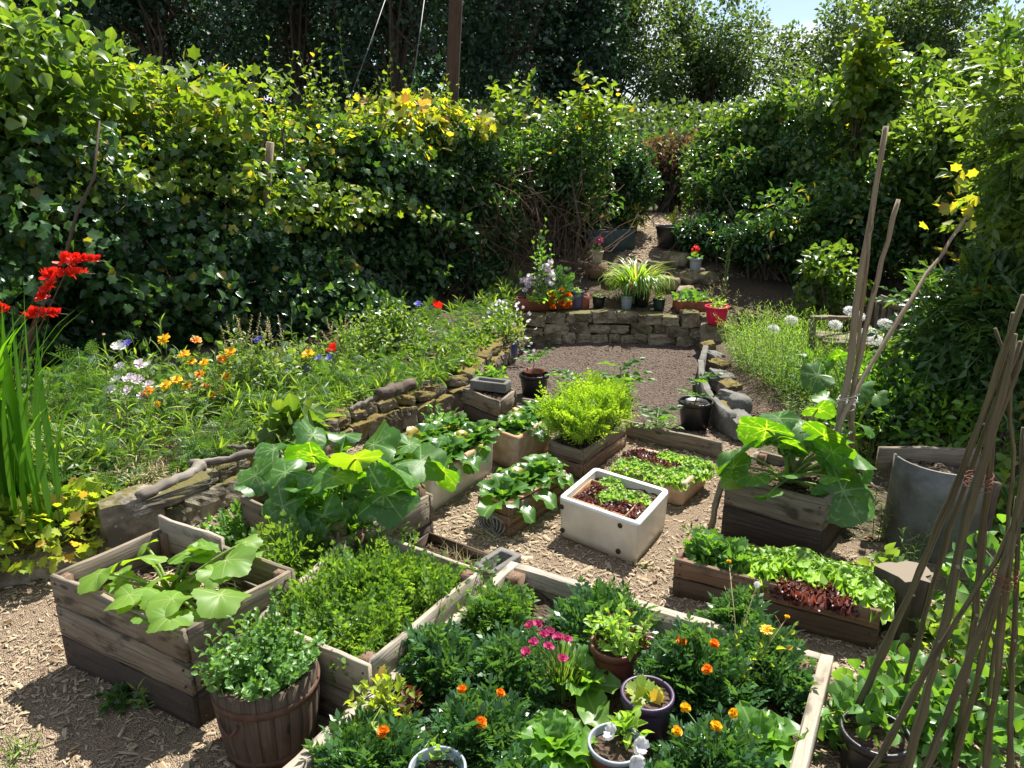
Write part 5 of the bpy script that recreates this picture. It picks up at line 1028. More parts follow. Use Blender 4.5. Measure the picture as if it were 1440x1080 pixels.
Ph = mass(b, HL, hz0, hz1, 1.3, 14000, T_lob, .085, .10, .55, 5, holes=.5)
P2_ = mass(b, HL, hz0, hz1, 1.2, 22000, T_ovw, .068, .1, .55, 5); b.build('foliage', M['hedge'], T_)
b = MB(); mass(b, HL, [z - .9 for z in hz1], hz1, 1.2, 7000, T_lob, .085, .3, .6, 5, holes=.4, topj=.35); mass(b, HL, [z - .9 for z in hz1], [z + .1 for z in hz1], 1.2, 5000, T_ov, .08, .4, .6, 5, topj=.35); b.build('bright_top_leaves', M['hedgetop'], T_)  # sunlit upper part of the hedge, painted with a lighter leaf colour
b = MB(); mass(b, HL, [.4] * 7, [z - .1 for z in hz1], 1.0, 7000, T_ovw, .085, .02, .95, 63, holes=.2, face=1.0); mass(b, HL, [.8] * 7, hz1, 1.0, 5000, T_lob, .09, .05, .9, 67, holes=.3); b.build('outer_sprays', M['bush'], T_)  # brighter leaf colour on these sprays imitates sunlit patches on the face
b = MB()
for k in range(46):
    t = rng.random(); x = np.interp(t, np.linspace(0, 1, 7), [p[0] for p in HL]) - .35; y = np.interp(t, np.linspace(0, 1, 7), [p[1] for p in HL]) + .45; pp = np.array([(x, y, 0), (x + rng.normal(0, .15), y + rng.normal(0, .15), 1.0), (x + rng.normal(0, .3), y + rng.normal(0, .3), 2.3)]); tube(b, pp, [.025, .02, .008], 6)
twigs(b, Ph, 420, .5, .0045); b.build('branches', M['bark'], T_)
# inner dark mass so that nothing bright shows through low down
def core(T, pts, z1, off, th, n=15000, ls=.14, seed=3, mt='hedge', z0=.0):
    b = MB(); P_ = np.asarray(pts, float); t = rng.random(n) * (len(P_) - 1); i = np.minimum(t.astype(int), len(P_) - 2); f = (t - i)[:, None]; q = P_[i] * (1 - f) + P_[i + 1] * f; d = nrm(P_[i + 1] - P_[i]); nn = np.column_stack([-d[:, 1], d[:, 0]]); o = (off + th * rng.random(n))[:, None]
    P = np.column_stack([q + nn * o, rng.uniform(z0, z1, n)]); scatter(b, T_ov, P, rdir(n), rdir(n, .2), ls * rng.uniform(.7, 1.3, n)); b.build('inner_foliage', M[mt], T)
core(T_, HL, 1.95, .35, .8)
# shoots out of the hedge top
def topshoots(T, pts, n, h, mt, ls=.09, leaf=None, seed=0, k=9, part='foliage', stm='stem'):
    bS, bL = MB(), MB(); base = np.array([p for p in pts]); i = rng.integers(0, len(base), n); B_ = base[i] + rng.normal(0, .12, (n, 3)); Tt = B_ + np.column_stack([rng.normal(0, .12, (n, 2)), h * rng.uniform(.4, 1.2, n)]); shootarr(bS, bL, B_, Tt, leaf or T_ovw, ls, k, .004, out=1.0, start=.1); bL.build(part, M[mt], T); bS.build(part + '_stems', M[stm], T)
tp = [(np.interp(t, np.linspace(0, 1, 7), [p[0] for p in HL]) - .4, np.interp(t, np.linspace(0, 1, 7), [p[1] for p in HL]) + .5, 2.1) for t in np.linspace(.1, 1, 50)]
topshoots(T_, tp, 170, .7, 'hedgetop', .085, T_ovw, k=11)
b = MB(); c = W(375, 275, 6.95); tube(b, [c + (-.05, .35, -1.5), c, W(380, 200, 6.9)], [.033, .035, .035], 8); o = b.build('fence_post', M['cane2'], None, tuple(c * [1, 1, 0])); tag(o, 'old grey wooden post sticking up out of the left hedge', 'post')
b = MB(); tube(b, [W(88, 375, 4.6), W(108, 300, 4.7), W(132, 250, 4.8), W(140, 170, 4.9)], [.012, .01, .008, .006], 6); o = b.build('bare_branch', M['bark'], None, tuple(W(88, 375, 4.6))); tag(o, 'thin bare reddish branch rising in front of the hedge above the crocosmia', 'branch')
# a bushy sapling at the far left, rising above the hedge
def crown(mb, c, rad, n, T, ls, seed=0, up=.3, clumps=14, cr=.42, hollow=.35):
    c = np.asarray(c, float); rad = np.asarray(rad, float); r = np.random.default_rng(seed); q = nrm(r.normal(size=(clumps, 3))) * (r.random((clumps, 1)) ** .45) * .78; i = rng.integers(0, clumps, n); d = rdir(n); w = cr * (.7 + .6 * r.random(clumps))[i][:, None]
    P = c + (q[i] + d * w * rng.random((n, 1)) ** hollow) * rad; D = nrm(d + [0, 0, up * .3] + .8 * rng.normal(size=(n, 3))); N = nrm(UP * .9 + d * .6 + .5 * rng.normal(size=(n, 3))); scatter(mb, T, P, D, N, ls * rng.uniform(.6, 1.25, n)); return c + q * rad
def tree(name, label, base, h, rad, n, T, ls, mt, seed, trunk=.12, cz=None, clumps=26, cr=.36, cat='tree', group=None, bark='bark', limbs=True, cxy=(0, 0)):
    base = np.asarray(base, float); Tg = thing(name, label, cat, base, group); c = base + [cxy[0], cxy[1], cz if cz else h - rad[2]]; b = MB(); Q = crown(b, c, rad, n, T, ls, seed, clumps=clumps, cr=cr); b.build('crown', M[mt], Tg)
    b = MB(); tk = base * .0 + [base[0], base[1], base[2]]; top = c * [1, 1, 0] + [0, 0, c[2] - rad[2] * .1]; s = np.linspace(0, 1, 7)[:, None]; pth = tk * (1 - s) + top * s + rng.normal(0, trunk * .35, (7, 3)) * np.minimum(s * 3, 1); tube(b, pth, np.linspace(trunk, trunk * .45, 7), 9); b.build('trunk', M[bark], Tg)
    if limbs:
        b = MB()
        for k, q in enumerate(Q): st = pth[3 + k % 4]; md = (st + q) / 2 + [0, 0, -.08 * rad[2]] + rng.normal(0, .08, 3) * rad; tube(b, [st, md, q], [trunk * .32, trunk * .18, trunk * .05], 5, cap=False)
        b.build('limbs', M[bark], Tg)
    return Tg
tree('sapling', 'light green leafy sapling rising above the hedge at the far left', W(90, 500, 6.2) * [1, 1, 0] + [0, 0, .2], 3.4, (.8, .8, .8), 2600, T_ovw, .12, 'bushlight', 1, .03, cz=2.25, clumps=20, cr=.4)
tree('sapling', 'taller thin shoot of the far left sapling group with pointed leaves, reaching the picture top', W(70, 500, 6.3) * [1, 1, 0] + [0, 0, .2], 3.6, (.35, .35, .75), 600, T_ovw, .13, 'bushlight', 2, .02, cz=3.1, clumps=10)
tree('yellow_maple', 'yellow-leaved maple growing out of the hedge top beside the pole', W(590, 400, 9.3) * [1, 1, 0] + [0, 0, .2], 2.9, (1.0, .9, .5), 1100, T_lob, .11, 'maple', 3, .04, cz=2.15, clumps=22, cr=.3)
tree('elder_bush', 'yellow-tinged bush in the hedge left of the old post', W(270, 400, 7.2) * [1, 1, 0] + [0, 0, .2], 2.8, (1.3, .8, .45), 1100, T_lob, .11, 'hedgetop', 4, .04, cz=2.2, clumps=16, cr=.3)
# centre bush
def bush(name, label, px, Y, top, rad, n, T, ls, mt, seed, cat='bush', g0=None, lower=True, cz=None, clumps=22, cr=.38, twig=60, group=None, mt2=None):
    p = W(px, 400, Y); zg = float(gz(p[0], p[1])) if g0 is None else g0; zt = W(px, top, Y)[2]; base = np.array([p[0], p[1], zg]); H = zt - zg; Tg = thing(name, label, cat, base, group); b = MB(); c = base + [0, 0, H * .52 if cz is None else cz]; Q = crown(b, c, (rad[0], rad[1], H * .46), n, T, ls, seed, clumps=clumps, cr=cr, hollow=.3); b.build('foliage', M[mt], Tg)
    b = MB()
    for q in Q: e = q; tube(b, [base + rng.normal(0, .12, 3) * [1, 1, 0], base * .4 + e * .6 + [0, 0, .1], e], [.018, .012, .005], 5, cap=False)
    if twig: twigs(b, np.concatenate([Q, Q - [0, 0, .3]]), twig, .7, .005)
    b.build('limbs', M['bark'], Tg); return Tg, base, zt
bush('bush', 'low dark bush closing the foot of the gap between hedge and centre bush', 655, 9.2, 340, (.5, .35), 1600, T_ov, .085, 'hedge', 44)
bush('bush', 'shaded leafy growth behind the bare twigs under the central bush', 790, 10.6, 270, (1.3, .35), 4200, T_ov, .09, 'hedge', 45)
t1, b1, z1 = bush('bush', 'tall rounded bush of fine leaves with twiggy tangled base in the centre back', 770, 10.0, 140, (.95, .7), 7500, T_ov, .085, 'bush', 11, clumps=30)
topshoots(t1, [b1 + (dx, rng.uniform(-.3, .3), z1 - b1[2] - .25 - abs(dx) * .25) for dx in np.linspace(-.9, .95, 16)], 40, .5, 'hedgetop', .15, T_ovw, k=8)
bush('bush', 'small-leaved bush filling the gap between hedge and central bush', 695, 9.6, 185, (.55, .5), 3000, T_ov, .08, 'bush', 12)
bush('bush', 'dark bush on the left side of the shady gap in the hedge', 865, 10.8, 175, (.55, .5), 3000, T_ov, .085, 'hedge', 13)
bush('bush', 'brown and green bush above the mulch path in the hedge gap', 935, 12.6, 172, (1.35, .6), 1300, T_ov, .09, 'brownleaf', 14, g0=1.1, twig=150)
bush('bush', 'green bush behind the brown one in the hedge gap', 940, 12.9, 180, (1.7, .6), 6500, T_ov, .11, 'bush', 15, g0=1.1)
# tangle of bare stems below the central bush
Tg = thing('bramble_tangle', 'tangle of bare brown twigs at the foot of the central bush', 'brambles', (.3, 9.4, .5)); b = MB()
for k in range(220):
    x = rng.uniform(-.9, 1.15); y = 9.3 + rng.uniform(-.25, .4); zz = rng.uniform(.4, 1.6); d = rng.normal(size=3) * [1, .4, .9]; l = rng.uniform(.2, .8); s = np.linspace(0, 1, 6)[:, None]; q = np.array([x, y, zz]) + d * l * (s - .5) + np.array([0, -.1, rng.uniform(-.3, .3)]) * np.sin(np.pi * s); q += rng.normal(0, .03, q.shape); tube(b, q, rng.uniform(.0015, .0045), 4, cap=False, rnd=rng.random())
b.build('twigs', M['woodbr'], Tg)
for x, h in ((.25, 1.5), (-.35, 1.4), (.75, 1.5)): b = MB(); tube(b, [(x, 9.5, .4), (x + .1, 9.5, .4 + h * .5), (x - .05, 9.6, .4 + h)], [.025, .02, .015], 7); b.build('stem', M['bark'], Tg)
# right side masses
RL = [(2.75, 11.6), (3.1, 10.6), (3.9, 9.9), (4.9, 9.0), (5.6, 7.8), (5.5, 6.4), (5.0, 5.5), (4.75, 4.6), (4.75, 3.8)]
T_ = thing('hedge', 'deep green overgrown hedge curving round the right side behind the bench', 'hedge', (4.5, 8, .4)); b = MB()
Pr = mass(b, RL, [1, .8, .5, .4, .3, .2, .1, 0, 0], [2.5, 2.6, 2.75, 2.9, 2.7, 2.3, 2.1, 2.1, 2.2], 1.4, 17000, T_ov, .11, .12, .35, 21, holes=.4, outward=-1)
mass(b, RL, .3, [2.3, 2.4, 2.6, 2.7, 2.5, 2.2, 2, 2, 2], 1.0, 4000, T_lob, .10, .1, .2, 22); b.build('foliage', M['bush'], T_)
b = MB(); mass(b, RL, [2, 2, 2.1, 2.3, 2.1, 1.8, 1.6, 1.5, 1.6], [2.6, 2.7, 2.9, 3.05, 2.8, 2.4, 2.2, 2.2, 2.3], 1.3, 5000, T_ovw, .11, .4, .3, 21); b.build('bright_top_leaves', M['bushlight'], T_)  # lighter leaf colour along the top of this hedge
b = MB(); mass(b, RL, .4, [2.3, 2.4, 2.6, 2.7, 2.5, 2.2, 2, 2, 2], 1.0, 6000, T_ovw, .095, .05, .9, 83, holes=.2); b.build('outer_sprays', M['bushlight'], T_)
b = MB(); twigs(b, Pr, 300, .6, .005); b.build('branches', M['bark'], T_); core(T_, RL, 2.3, .35, .9, 7000, .15, mt='bush', z0=.2)
bush('bush', 'broad leafy bush with fine bright leaves right of the hedge gap', 1040, 10.6, 175, (1.2, .7), 6500, T_ov, .095, 'bush', 31, clumps=30)
bush('bush', 'tall pointed bush with yellow-green top in the right background', 1185, 9.6, 78, (.42, .42), 1500, T_ovw, .12, 'hedgetop', 32, clumps=14, cz=1.95, twig=10)
bush('bush', 'large bright leafy bush sloping up at the far right', 1330, 8.6, 88, (1.25, .8), 7500, T_ov, .11, 'bushlight', 33, clumps=34)
bush('bush', 'mid green bush below the pointed one behind the tied poles', 1180, 8.9, 230, (1.1, .6), 5500, T_ov, .10, 'bush', 34, clumps=26)
bush('bush', 'dark low bush under the broad leafy one, right of the mulch path', 985, 9.7, 300, (.45, .4), 2200, T_ov, .08, 'hedge', 35)
bush('bush', 'dark low bush behind the flax bed and left of the bench', 1080, 9.2, 300, (.75, .4), 3000, T_ov, .085, 'hedge', 36)
bush('bush', 'dense green shrub with small yellow leaves beside the right bench end', 1300, 5.9, 470, (.62, .5), 3600, T_ov, .075, 'bushlight', 37, cat='shrub', twig=20)
bush('bush', 'pinnate-leaved shrub with pale sunlit fronds at the right picture edge', 1425, 4.9, 330, (.6, .5), 1500, T_ash, .26, 'bush', 38, cat='shrub', twig=20)
bush('bush', 'bushy young tree overhanging from the right picture edge', 1450, 5.0, 130, (.55, .5), 900, T_ash, .28, 'bushlight', 39, cat='shrub', cz=1.75, twig=10)
tree('sapling', 'dark leafy branch tips hanging in at the top right corner', W(1530, 400, 7.0) * [1, 1, 0], 4.6, (.85, .6, 1.1), 1700, T_ovw, .12, 'bush', 41, .05, cz=3.55, clumps=16)
bush('bush', 'light shrub with thin red stems left of the tied poles', 1165, 7.7, 330, (.4, .35), 800, T_ovw, .09, 'bushlight', 42, cat='shrub', clumps=12, twig=12)
# yellow leaves top of pole
b = MB(); n = 26; P = W(1345, 278, 4.4) + rng.normal(0, .07, (n, 3)); scatter(b, T_lob, P, rdir(n), rdir(n, .5), .07); o = b.build('yellow_leaves', M['maple'], None, tuple(W(1345, 278, 4.4))); tag(o, 'small bunch of yellow leaves at the tip of the slanting bent pole', 'leaves')
for px, py, lb in ((1312, 488, 'bright yellow flower cluster on the shrub right of the bench'), (1325, 470, 'second yellow flower cluster, just above the brighter one')):
    b = MB(); n = 22; c = W(px, py, 5.4); scatter(b, T_ov, c + rng.normal(0, .03, (n, 3)), rdir(n), rdir(n, .5), .05); o = b.build('yellow_flowers', M['yellow'], None, tuple(c)); tag(o, lb, 'flowers')
# background woodland
tr = [(-12.5, 16, 8.5, 3.0), (-9.6, 17.5, 9, 3.0), (-7.0, 16, 8.2, 2.7), (-4.6, 17.5, 9, 2.8), (-2.4, 16.5, 8.6, 2.6), (-.2, 18, 9, 2.6), (1.2, 19, 8.0, 1.9), (-10.8, 21, 10, 3.4), (-6, 22, 10.5, 3.6), (-1.4, 22.5, 10, 3.4), (-14.5, 13, 8, 2.8)]
lbs = ['leftmost dark tree of the wood behind the hedge', 'dark tree behind the far left sapling', 'dark dense tree above the left hedge, left of the guy wires', 'dark tree directly behind the guy wires', 'dark tree standing just left of the utility pole', 'dark tree just right of the utility pole', 'greyer green tree between the pole and the open crowned tree', 'tall dark tree in the back row at the far left', 'tall dark tree in the back row behind the hedge middle', 'tall dark tree in the back row behind the utility pole', 'dark tree at the far left edge of the wood']
for k, ((x, y, h, r), lb) in enumerate(zip(tr, lbs)):
    tree('woodland_tree', lb, (x, y, 1.0), h, (r, r * .9, h * .46), 14000, T_tiny, .135, 'dark', 50 + k, .16, cz=h * .52, clumps=46, cr=.27, group='dark trees of the wood behind the hedge')
p = W(985, 300, 21); tree('open_crowned_tree', 'open grey-green tree with visible dark branches in the middle background', (p[0], p[1], 1), 7.2, (2.2, 1.9, 2.7), 14000, T_tiny, .13, 'ash', 71, .12, cz=3.2, clumps=60, cr=.22)
p = W(1240, 300, 20); tree('wide_ash_tree', 'wide pale green tree with drooping sprays at the top right', (p[0], p[1], 1), 7.2, (3.0, 2.0, 2.7), 19000, T_tiny, .14, 'ash', 72, .14, cz=3.4, clumps=64, cr=.26)
p = W(1115, 300, 22); tree('young_ash_tree', 'small green tree below the sky gap between the two big crowns', (p[0], p[1], 1), 5.0, (1.9, 1.4, 1.7), 8000, T_tiny, .14, 'ash', 73, .1, cz=1.8, clumps=24, cr=.3)
p = W(860, 300, 20); tree('open_crowned_tree', 'grey-green tree with light showing through, left of the open-crowned one', (p[0], p[1], 1), 7.4, (2.0, 1.8, 3.0), 11000, T_tiny, .13, 'ash', 74, .12, cz=3.6, clumps=50, cr=.22)
p = W(1420, 300, 19); tree('open_crowned_tree', 'pale green tree at the far right edge behind the bright bush', (p[0], p[1], 1), 6.4, (1.7, 1.4, 2.2), 5000, T_tiny, .17, 'ash', 75, .12, cz=2.8, clumps=40, cr=.25)
p = W(1110, 300, 24); tree('open_crowned_tree', 'hazy green tree far behind, closing the gap under the cloud', (p[0], p[1], 1), 6.4, (2.6, 1.4, 2.3), 9000, T_tiny, .15, 'ash', 76, .12, cz=2.8, clumps=40, cr=.25)
# far undergrowth behind the hedges
b = MB(); n = 60000; x = rng.uniform(-17, 15, n); y = rng.uniform(14.5, 17, n) + np.abs(x) * .1; P = np.column_stack([x, y, 1 + rng.random(n) ** 1.5 * 2.0]); scatter(b, T_tiny, P, rdir(n), rdir(n), .14); o = b.build('woodland_undergrowth', M['ash'], None, (0, 15, 1)); tag(o, 'dark undergrowth at the edge of the wood behind the hedges', 'undergrowth', kind='stuff')
b = MB(); n = 24000; a = rng.uniform(-1.25, 1.25, n); rr = rng.uniform(26, 36, n); P = np.column_stack([np.sin(a) * rr, np.cos(a) * rr, 1 + rng.random(n) * (1.8 + 5.5 * (a < .06))]); scatter(b, T_tiny, P, rdir(n), rdir(n, .6), .6); o = b.build('distant_wood', M['dark'], None, (0, 28, 1)); tag(o, 'distant dark wood seen through the tree crowns', 'wood', kind='stuff')
# utility pole with two guy wires
T_ = thing('utility_pole', 'tall dark creosoted utility pole rising out of the hedge', 'pole', W(634, 400, 10.5) * [1, 1, 0]); b = MB(); bt = W(634, 160, 10.5); tpz = W(643, -40, 10.5); d = (tpz - bt) / (tpz[2] - bt[2]); tube(b, [bt - d * bt[2], bt, tpz, tpz + d * 3], [.11, .09, .085, .08], 14); b.build('pole_shaft', M['pole'], T_)
for a, c in (((545, -10), (488, 150)), ((598, -10), (577, 140))): b = MB(); tube(b, [W(*a, 10.2), (W(*a, 10.2) + W(*c, 9.4)) / 2 - (0, 0, .02), W(*c, 9.4)], .006, 5); b.build('guy_wire', M['zinc'], T_)

# ================================================================== back terrace
def tz(p): return np.array([p[0], p[1], float(gz(p[0], p[1]))])
def AT(px, Y): return tz(W(px, 400, Y))
def trough(name, label, px0, px1, Y, h, d, mt, sl='soil'):
    a, c = AT(px0, Y), AT(px1, Y)
    if Y < 9: a[1] += float(yc(a[0])) - .06; c[1] += float(yc(c[0])) - .06; a[2] = c[2] = .34
    z = min(a[2], c[2]) - .01; return planter(name, label, 'trough', [a[:2], c[:2], c[:2] + [0, d], a[:2] + [0, d]], z, z + h, .012, 1, mt, None, soil=z + h - .02, posts=0), z + h - .02, a, c
t, z, a, c = trough('clay_trough', 'long terracotta trough at the left end of the back wall', 728, 830, 8.25, .15, .16, 'terra')
shoots('tall_flower', 'tall plant with pale lilac-pink flower spires at the left of the wall', 'flower', AT(765, 8.3) + (0, 0, .1), .14, .85, 9, T_ov, 'mint', .10, 12, lean=.3)
ob = [o for o in bpy.data.objects if o.name.startswith('tall_flower')][0]
for (x0, y0, x1, y1) in ((757, 415, 768, 366), (770, 402, 772, 378), (742, 400, 744, 392)): b = MB(); n = 34; s = rng.random((n, 1)); p = W(x0, y0, 8.3) * (1 - s) + W(x1, y1, 8.3) * s + rng.normal(0, .025, (n, 3)); scatter(b, Tpw, p, rdir(n), rdir(n), .05); b.build('flower_spire', M['pale'], ob)
mound('low_plant', 'broad grey-green leaves at the foot of the lilac spires', 'plant', AT(775, 8.25) + (0, 0, .13), .25, .12, T_ov, 'lett', 70, .10)
Tg = mound('marigold_plant', 'small marigold plant with many orange blooms on the back wall', 'marigold', AT(790, 8.35) + (0, 0, .12), .17, .34, T_mari, 'marigold', 160, .08)
for k in range(12): p = W(rng.uniform(773, 802), rng.uniform(408, 432), 8.2); put('flower', BL['mar_o'], Tg, p, (0, -.6, 1), .03)
def apot(label, px, py, Y, r, h, mt, plant=None, z=None, pl='plant'):
    c = W(px, py, Y); 
    if z is None: c = tz(c)
    c[2] = max(c[2], 0); pot('plant_pot', label, c, r, r * .82, h, mt, .02, rimh=.02, lip=.003); return c
def wallpot(label, px, pytop, Y, r, h, mt): 
    c = W(px, pytop, Y); c[1] += float(yc(c[0])) + .03; c[2] = float(gz(c[0], c[1] + .08)); pot('plant_pot', label, c, r, r * .82, h, mt, .02, rimh=.02, lip=.003); return c + [0, 0, h - .02]
c = wallpot('lilac pot with lime foliage on the back wall', 813, 440, 8.18, .085, .19, 'lilacp'); mound('lime_plant', 'small lime green tuft in the lilac pot', 'plant', c, .06, .06, T_ov, 'lett', 40, .035)
c = wallpot('small black pot on the wall between the lilac pot and the grassy clump', 845, 440, 8.2, .075, .13, 'blackp'); mound('small_plant', 'grey-green seedling in the small black wall pot', 'plant', c, .07, .06, T_ov, 'wild', 30, .04)
c = wallpot('small pale lilac pot holding a pink geranium in front of the daylily', 885, 440, 8.15, .065, .15, 'whitep'); Tg = mound('geranium', 'pink geranium in the small pale pot in front of the daylily', 'geranium', c, .08, .08, T_ger, 'mint', 26, .05); put('flower', BL['gpink'], Tg, c + (.05, -.02, .10), (0, 0, 1), .035)
c = wallpot('small green pot with yellowing seedlings right of the daylily', 930, 440, 8.15, .07, .13, 'greenp'); shoots('small_plant', 'thin yellow-green seedlings in the small green wall pot', 'seedling', c, .05, .12, 10, T_ov, 'geran', .03, 5)
c = wallpot('dark square-looking pot beside the small green one', 905, 445, 8.3, .09, .15, 'blackp')
t, z, a, c = trough('clay_trough', 'terracotta trough of low green plants at the right end of the back wall', 955, 1000, 8.2, .14, .2, 'terra'); mound('low_plant', 'low mixed green plants in the right terracotta trough', 'plant', (a + c) / 2 + (0, .1, .12), .24, .12, T_ger, 'mint', 140, .05)
c = AT(1011, 7.75); c[2] = .30; pot('plant_pot', 'bright red-pink pot at the right end of the back wall', c, .12, .09, .19, 'redp', .02); mound('lime_plant', 'lime green leaves in the bright red-pink pot', 'plant', c + (0, 0, .17), .11, .1, T_ov, 'lett', 60, .045)
b = MB(); rock(b, c - (0, 0, .15), (.26, .26, .3), 0, 600, box=.8); o = b.build('stone_block', M['sand'], None, tuple(c)); tag(o, 'squared stone under the bright red-pink pot', 'stone')
shoots('dry_grasses', 'tangle of pale dry grass stems above the red-pink pot', 'grass', AT(1015, 8.4), .2, .32, 26, T_narrow, 'sedge', .07, 6)
# daylily
c = AT(895, 8.6); c[2] += .02; Tg = thing('daylily', 'big arching yellow-green strap-leaved clump on the back terrace', 'daylily', c); b = MB(); n = 330
for T in T_day: a = rng.uniform(0, 6.28, n // 3); h = np.column_stack([np.cos(a), np.sin(a), a * 0]); scatter(b, T, c + h * rng.uniform(0, .16, (n // 3, 1)), h, np.tile(UP, (n // 3, 1)) + .12 * rdir(n // 3), rng.uniform(.42, .7, n // 3))
b.build('blades', M['lily'], Tg)
# the steps of boulders, buckets and pots going up
for px, Y, s, lb in ((918, 9.5, .26, 'grey step stone left of the mulch mound'), (950, 9.6, .34, 'broad flat stone at the top of the rough steps'), (970, 9.15, .30, 'boulder below the red geranium pot'), (992, 9.1, .26, 'second boulder right of the red geranium pot'), (940, 9.0, .26, 'low stone in the middle of the rough steps'), (965, 8.7, .24, 'lowest dark stone of the rough steps'), (860, 9.2, .24, 'small stone beside the daylily on its left')):
    c = AT(px, Y); b = MB(); rock(b, c + (0, 0, .05), (s, s * .8, s * .55), rng.uniform(0, 3), int(px), box=.6, tilt=.1); o = b.build('boulder', M['sand'], None, tuple(c)); tag(o, lb, 'stone')
c = AT(976, 9.1); c[2] += .14; pot('plant_pot', 'pale grey pot on the boulder with a red geranium', c, .075, .06, .16, 'whitep', .02); Tg = mound('geranium', 'red geranium with green and white leaves in the pale grey pot', 'geranium', c + (0, 0, .14), .09, .1, T_ger, 'mint', 30, .05); put('flower', BL['gred'], Tg, c + (-.02, -.03, .27), (0, 0, 1), .045)
c = AT(938, 10.1); pot('bucket', 'dark bucket standing beside the mulch path', c, .19, .15, .28, 'blackp', .04, cat='bucket'); mound('orange_lily', 'small plant with orange and yellow leaves above the dark bucket', 'plant', AT(943, 10.6) + (0, 0, .1), .16, .3, T_ov, 'geran', 30, .11)
c = AT(838, 9.4); b = MB(); tube(b, [c, c + (0, 0, .18)], .14, 14); o = b.build('log_section', M['woodbr'], None, tuple(c)); tag(o, 'short upright log section carrying a cream pot', 'log')
c = c + (0, 0, .18); pot('plant_pot', 'cream pot standing on the short upright log in the shade', c, .08, .065, .15, 'cream', .02); Tg = mound('geranium', 'dark pink geranium in the cream pot on the log', 'geranium', c + (0, 0, .13), .09, .1, T_ger, 'bush', 26, .05); put('flower', BL['gpink'], Tg, c + (.02, -.03, .27), (0, 0, 1), .055)
t, z, a, c = trough('tank', 'blue-grey rectangular tank in the shade beneath the hedge gap', 826, 888, 10.1, .32, .4, 'slate'); mound('golden_plant', 'golden yellow leafy plant growing behind the blue-grey tank', 'plant', AT(878, 10.7) + (0, 0, .1), .34, .42, T_ov, 'geran', 300, .06, upb=.8)
shoots('garlic', 'tall thin leek stems on the terrace right of the rough steps', 'leek', AT(1018, 8.9), .07, .75, 5, T_narrow, 'stem', .16, 3, thick=.008)
# ================================================================== right bed
shoots('flax_clump', 'airy mass of fine blue-green flax-like stems on the right', 'flax', tz((2.42, 6.25, 0)), .62, .6, 520, T_thin, 'flax', .06, 22, lean=.3, sq=(.75, 1.5), thick=.0022, out=.55)
shoots('flax_clump', 'lower pale green feathery growth in front of the flax, by the grey stones', 'flax', tz((2.45, 5.3, 0)), .42, .28, 130, T_narrow, 'wild', .05, 14, lean=.4, sq=(1.1, .8), thick=.0022)
for k, (px, py, Y, lb) in enumerate(((1113, 450, 6.4, 'large white umbel flower on the tallest stem in front of the flax'), (1088, 463, 6.5, 'white umbel left of the largest one'), (1108, 505, 6.2, 'low faint white umbel below the largest one'), (1196, 437, 6.0, 'white umbel left of the poles near the bench arm'), (1207, 445, 5.9, 'white umbel directly behind the tied poles'), (1175, 457, 6.1, 'flat white umbel under the bench arm'), (1222, 467, 5.6, 'pair member: upper white umbel right of the poles'), (1232, 478, 5.5, 'lower white umbel right of the poles'), (1245, 455, 5.9, 'white umbel in front of the bench back'))):
    p = W(px, py, Y); c = tz(p); Tg = thing('umbel_flower', lb.replace('pair member: ', ''), 'umbel flower', c); bS, bL = MB(), MB(); shootarr(bS, bL, [c], [p], T_narrow, .10, 7, .005, bend=.02); bS.build('stem', M['stem'], Tg); bL.build('leaves', M['wild'], Tg); o = put('flower_head', BL['umbel'], Tg, p, (0, -.2, 1), .062); o.scale = (.052, .052, .034)
mound('leafy_plant', 'leafy clump with toothed leaves behind the squash poles', 'plant', tz(W(1225, 500, 5.4)), .4, .42, T_ov, 'lettdk', 480, .075, upb=.6)
mound('leafy_shrub', 'dense sunlit leafy shrub filling the space behind the metal bin', 'shrub', tz(W(1310, 560, 5.0)), .62, .62, T_ov, 'lettdk', 2200, .07, upb=.4, nst=40)
mound('leafy_shrub', 'darker broad shrub behind the right squash crate, under the umbels', 'shrub', tz(W(1240, 560, 4.9)), .38, .40, T_ov, 'bush', 1100, .07, upb=.4, nst=30)
mound('leafy_plant', 'broad pale leaves left of the poles among the umbels', 'plant', tz(W(1165, 500, 5.7)), .32, .35, T_ovw, 'mint', 160, .11, upb=.4)
mound('yellow_green_plant', 'small yellow-green leafy plant at the right corner of the squash crate', 'plant', G(1222, 650, .0), .14, .36, T_ov, 'geran', 150, .035)
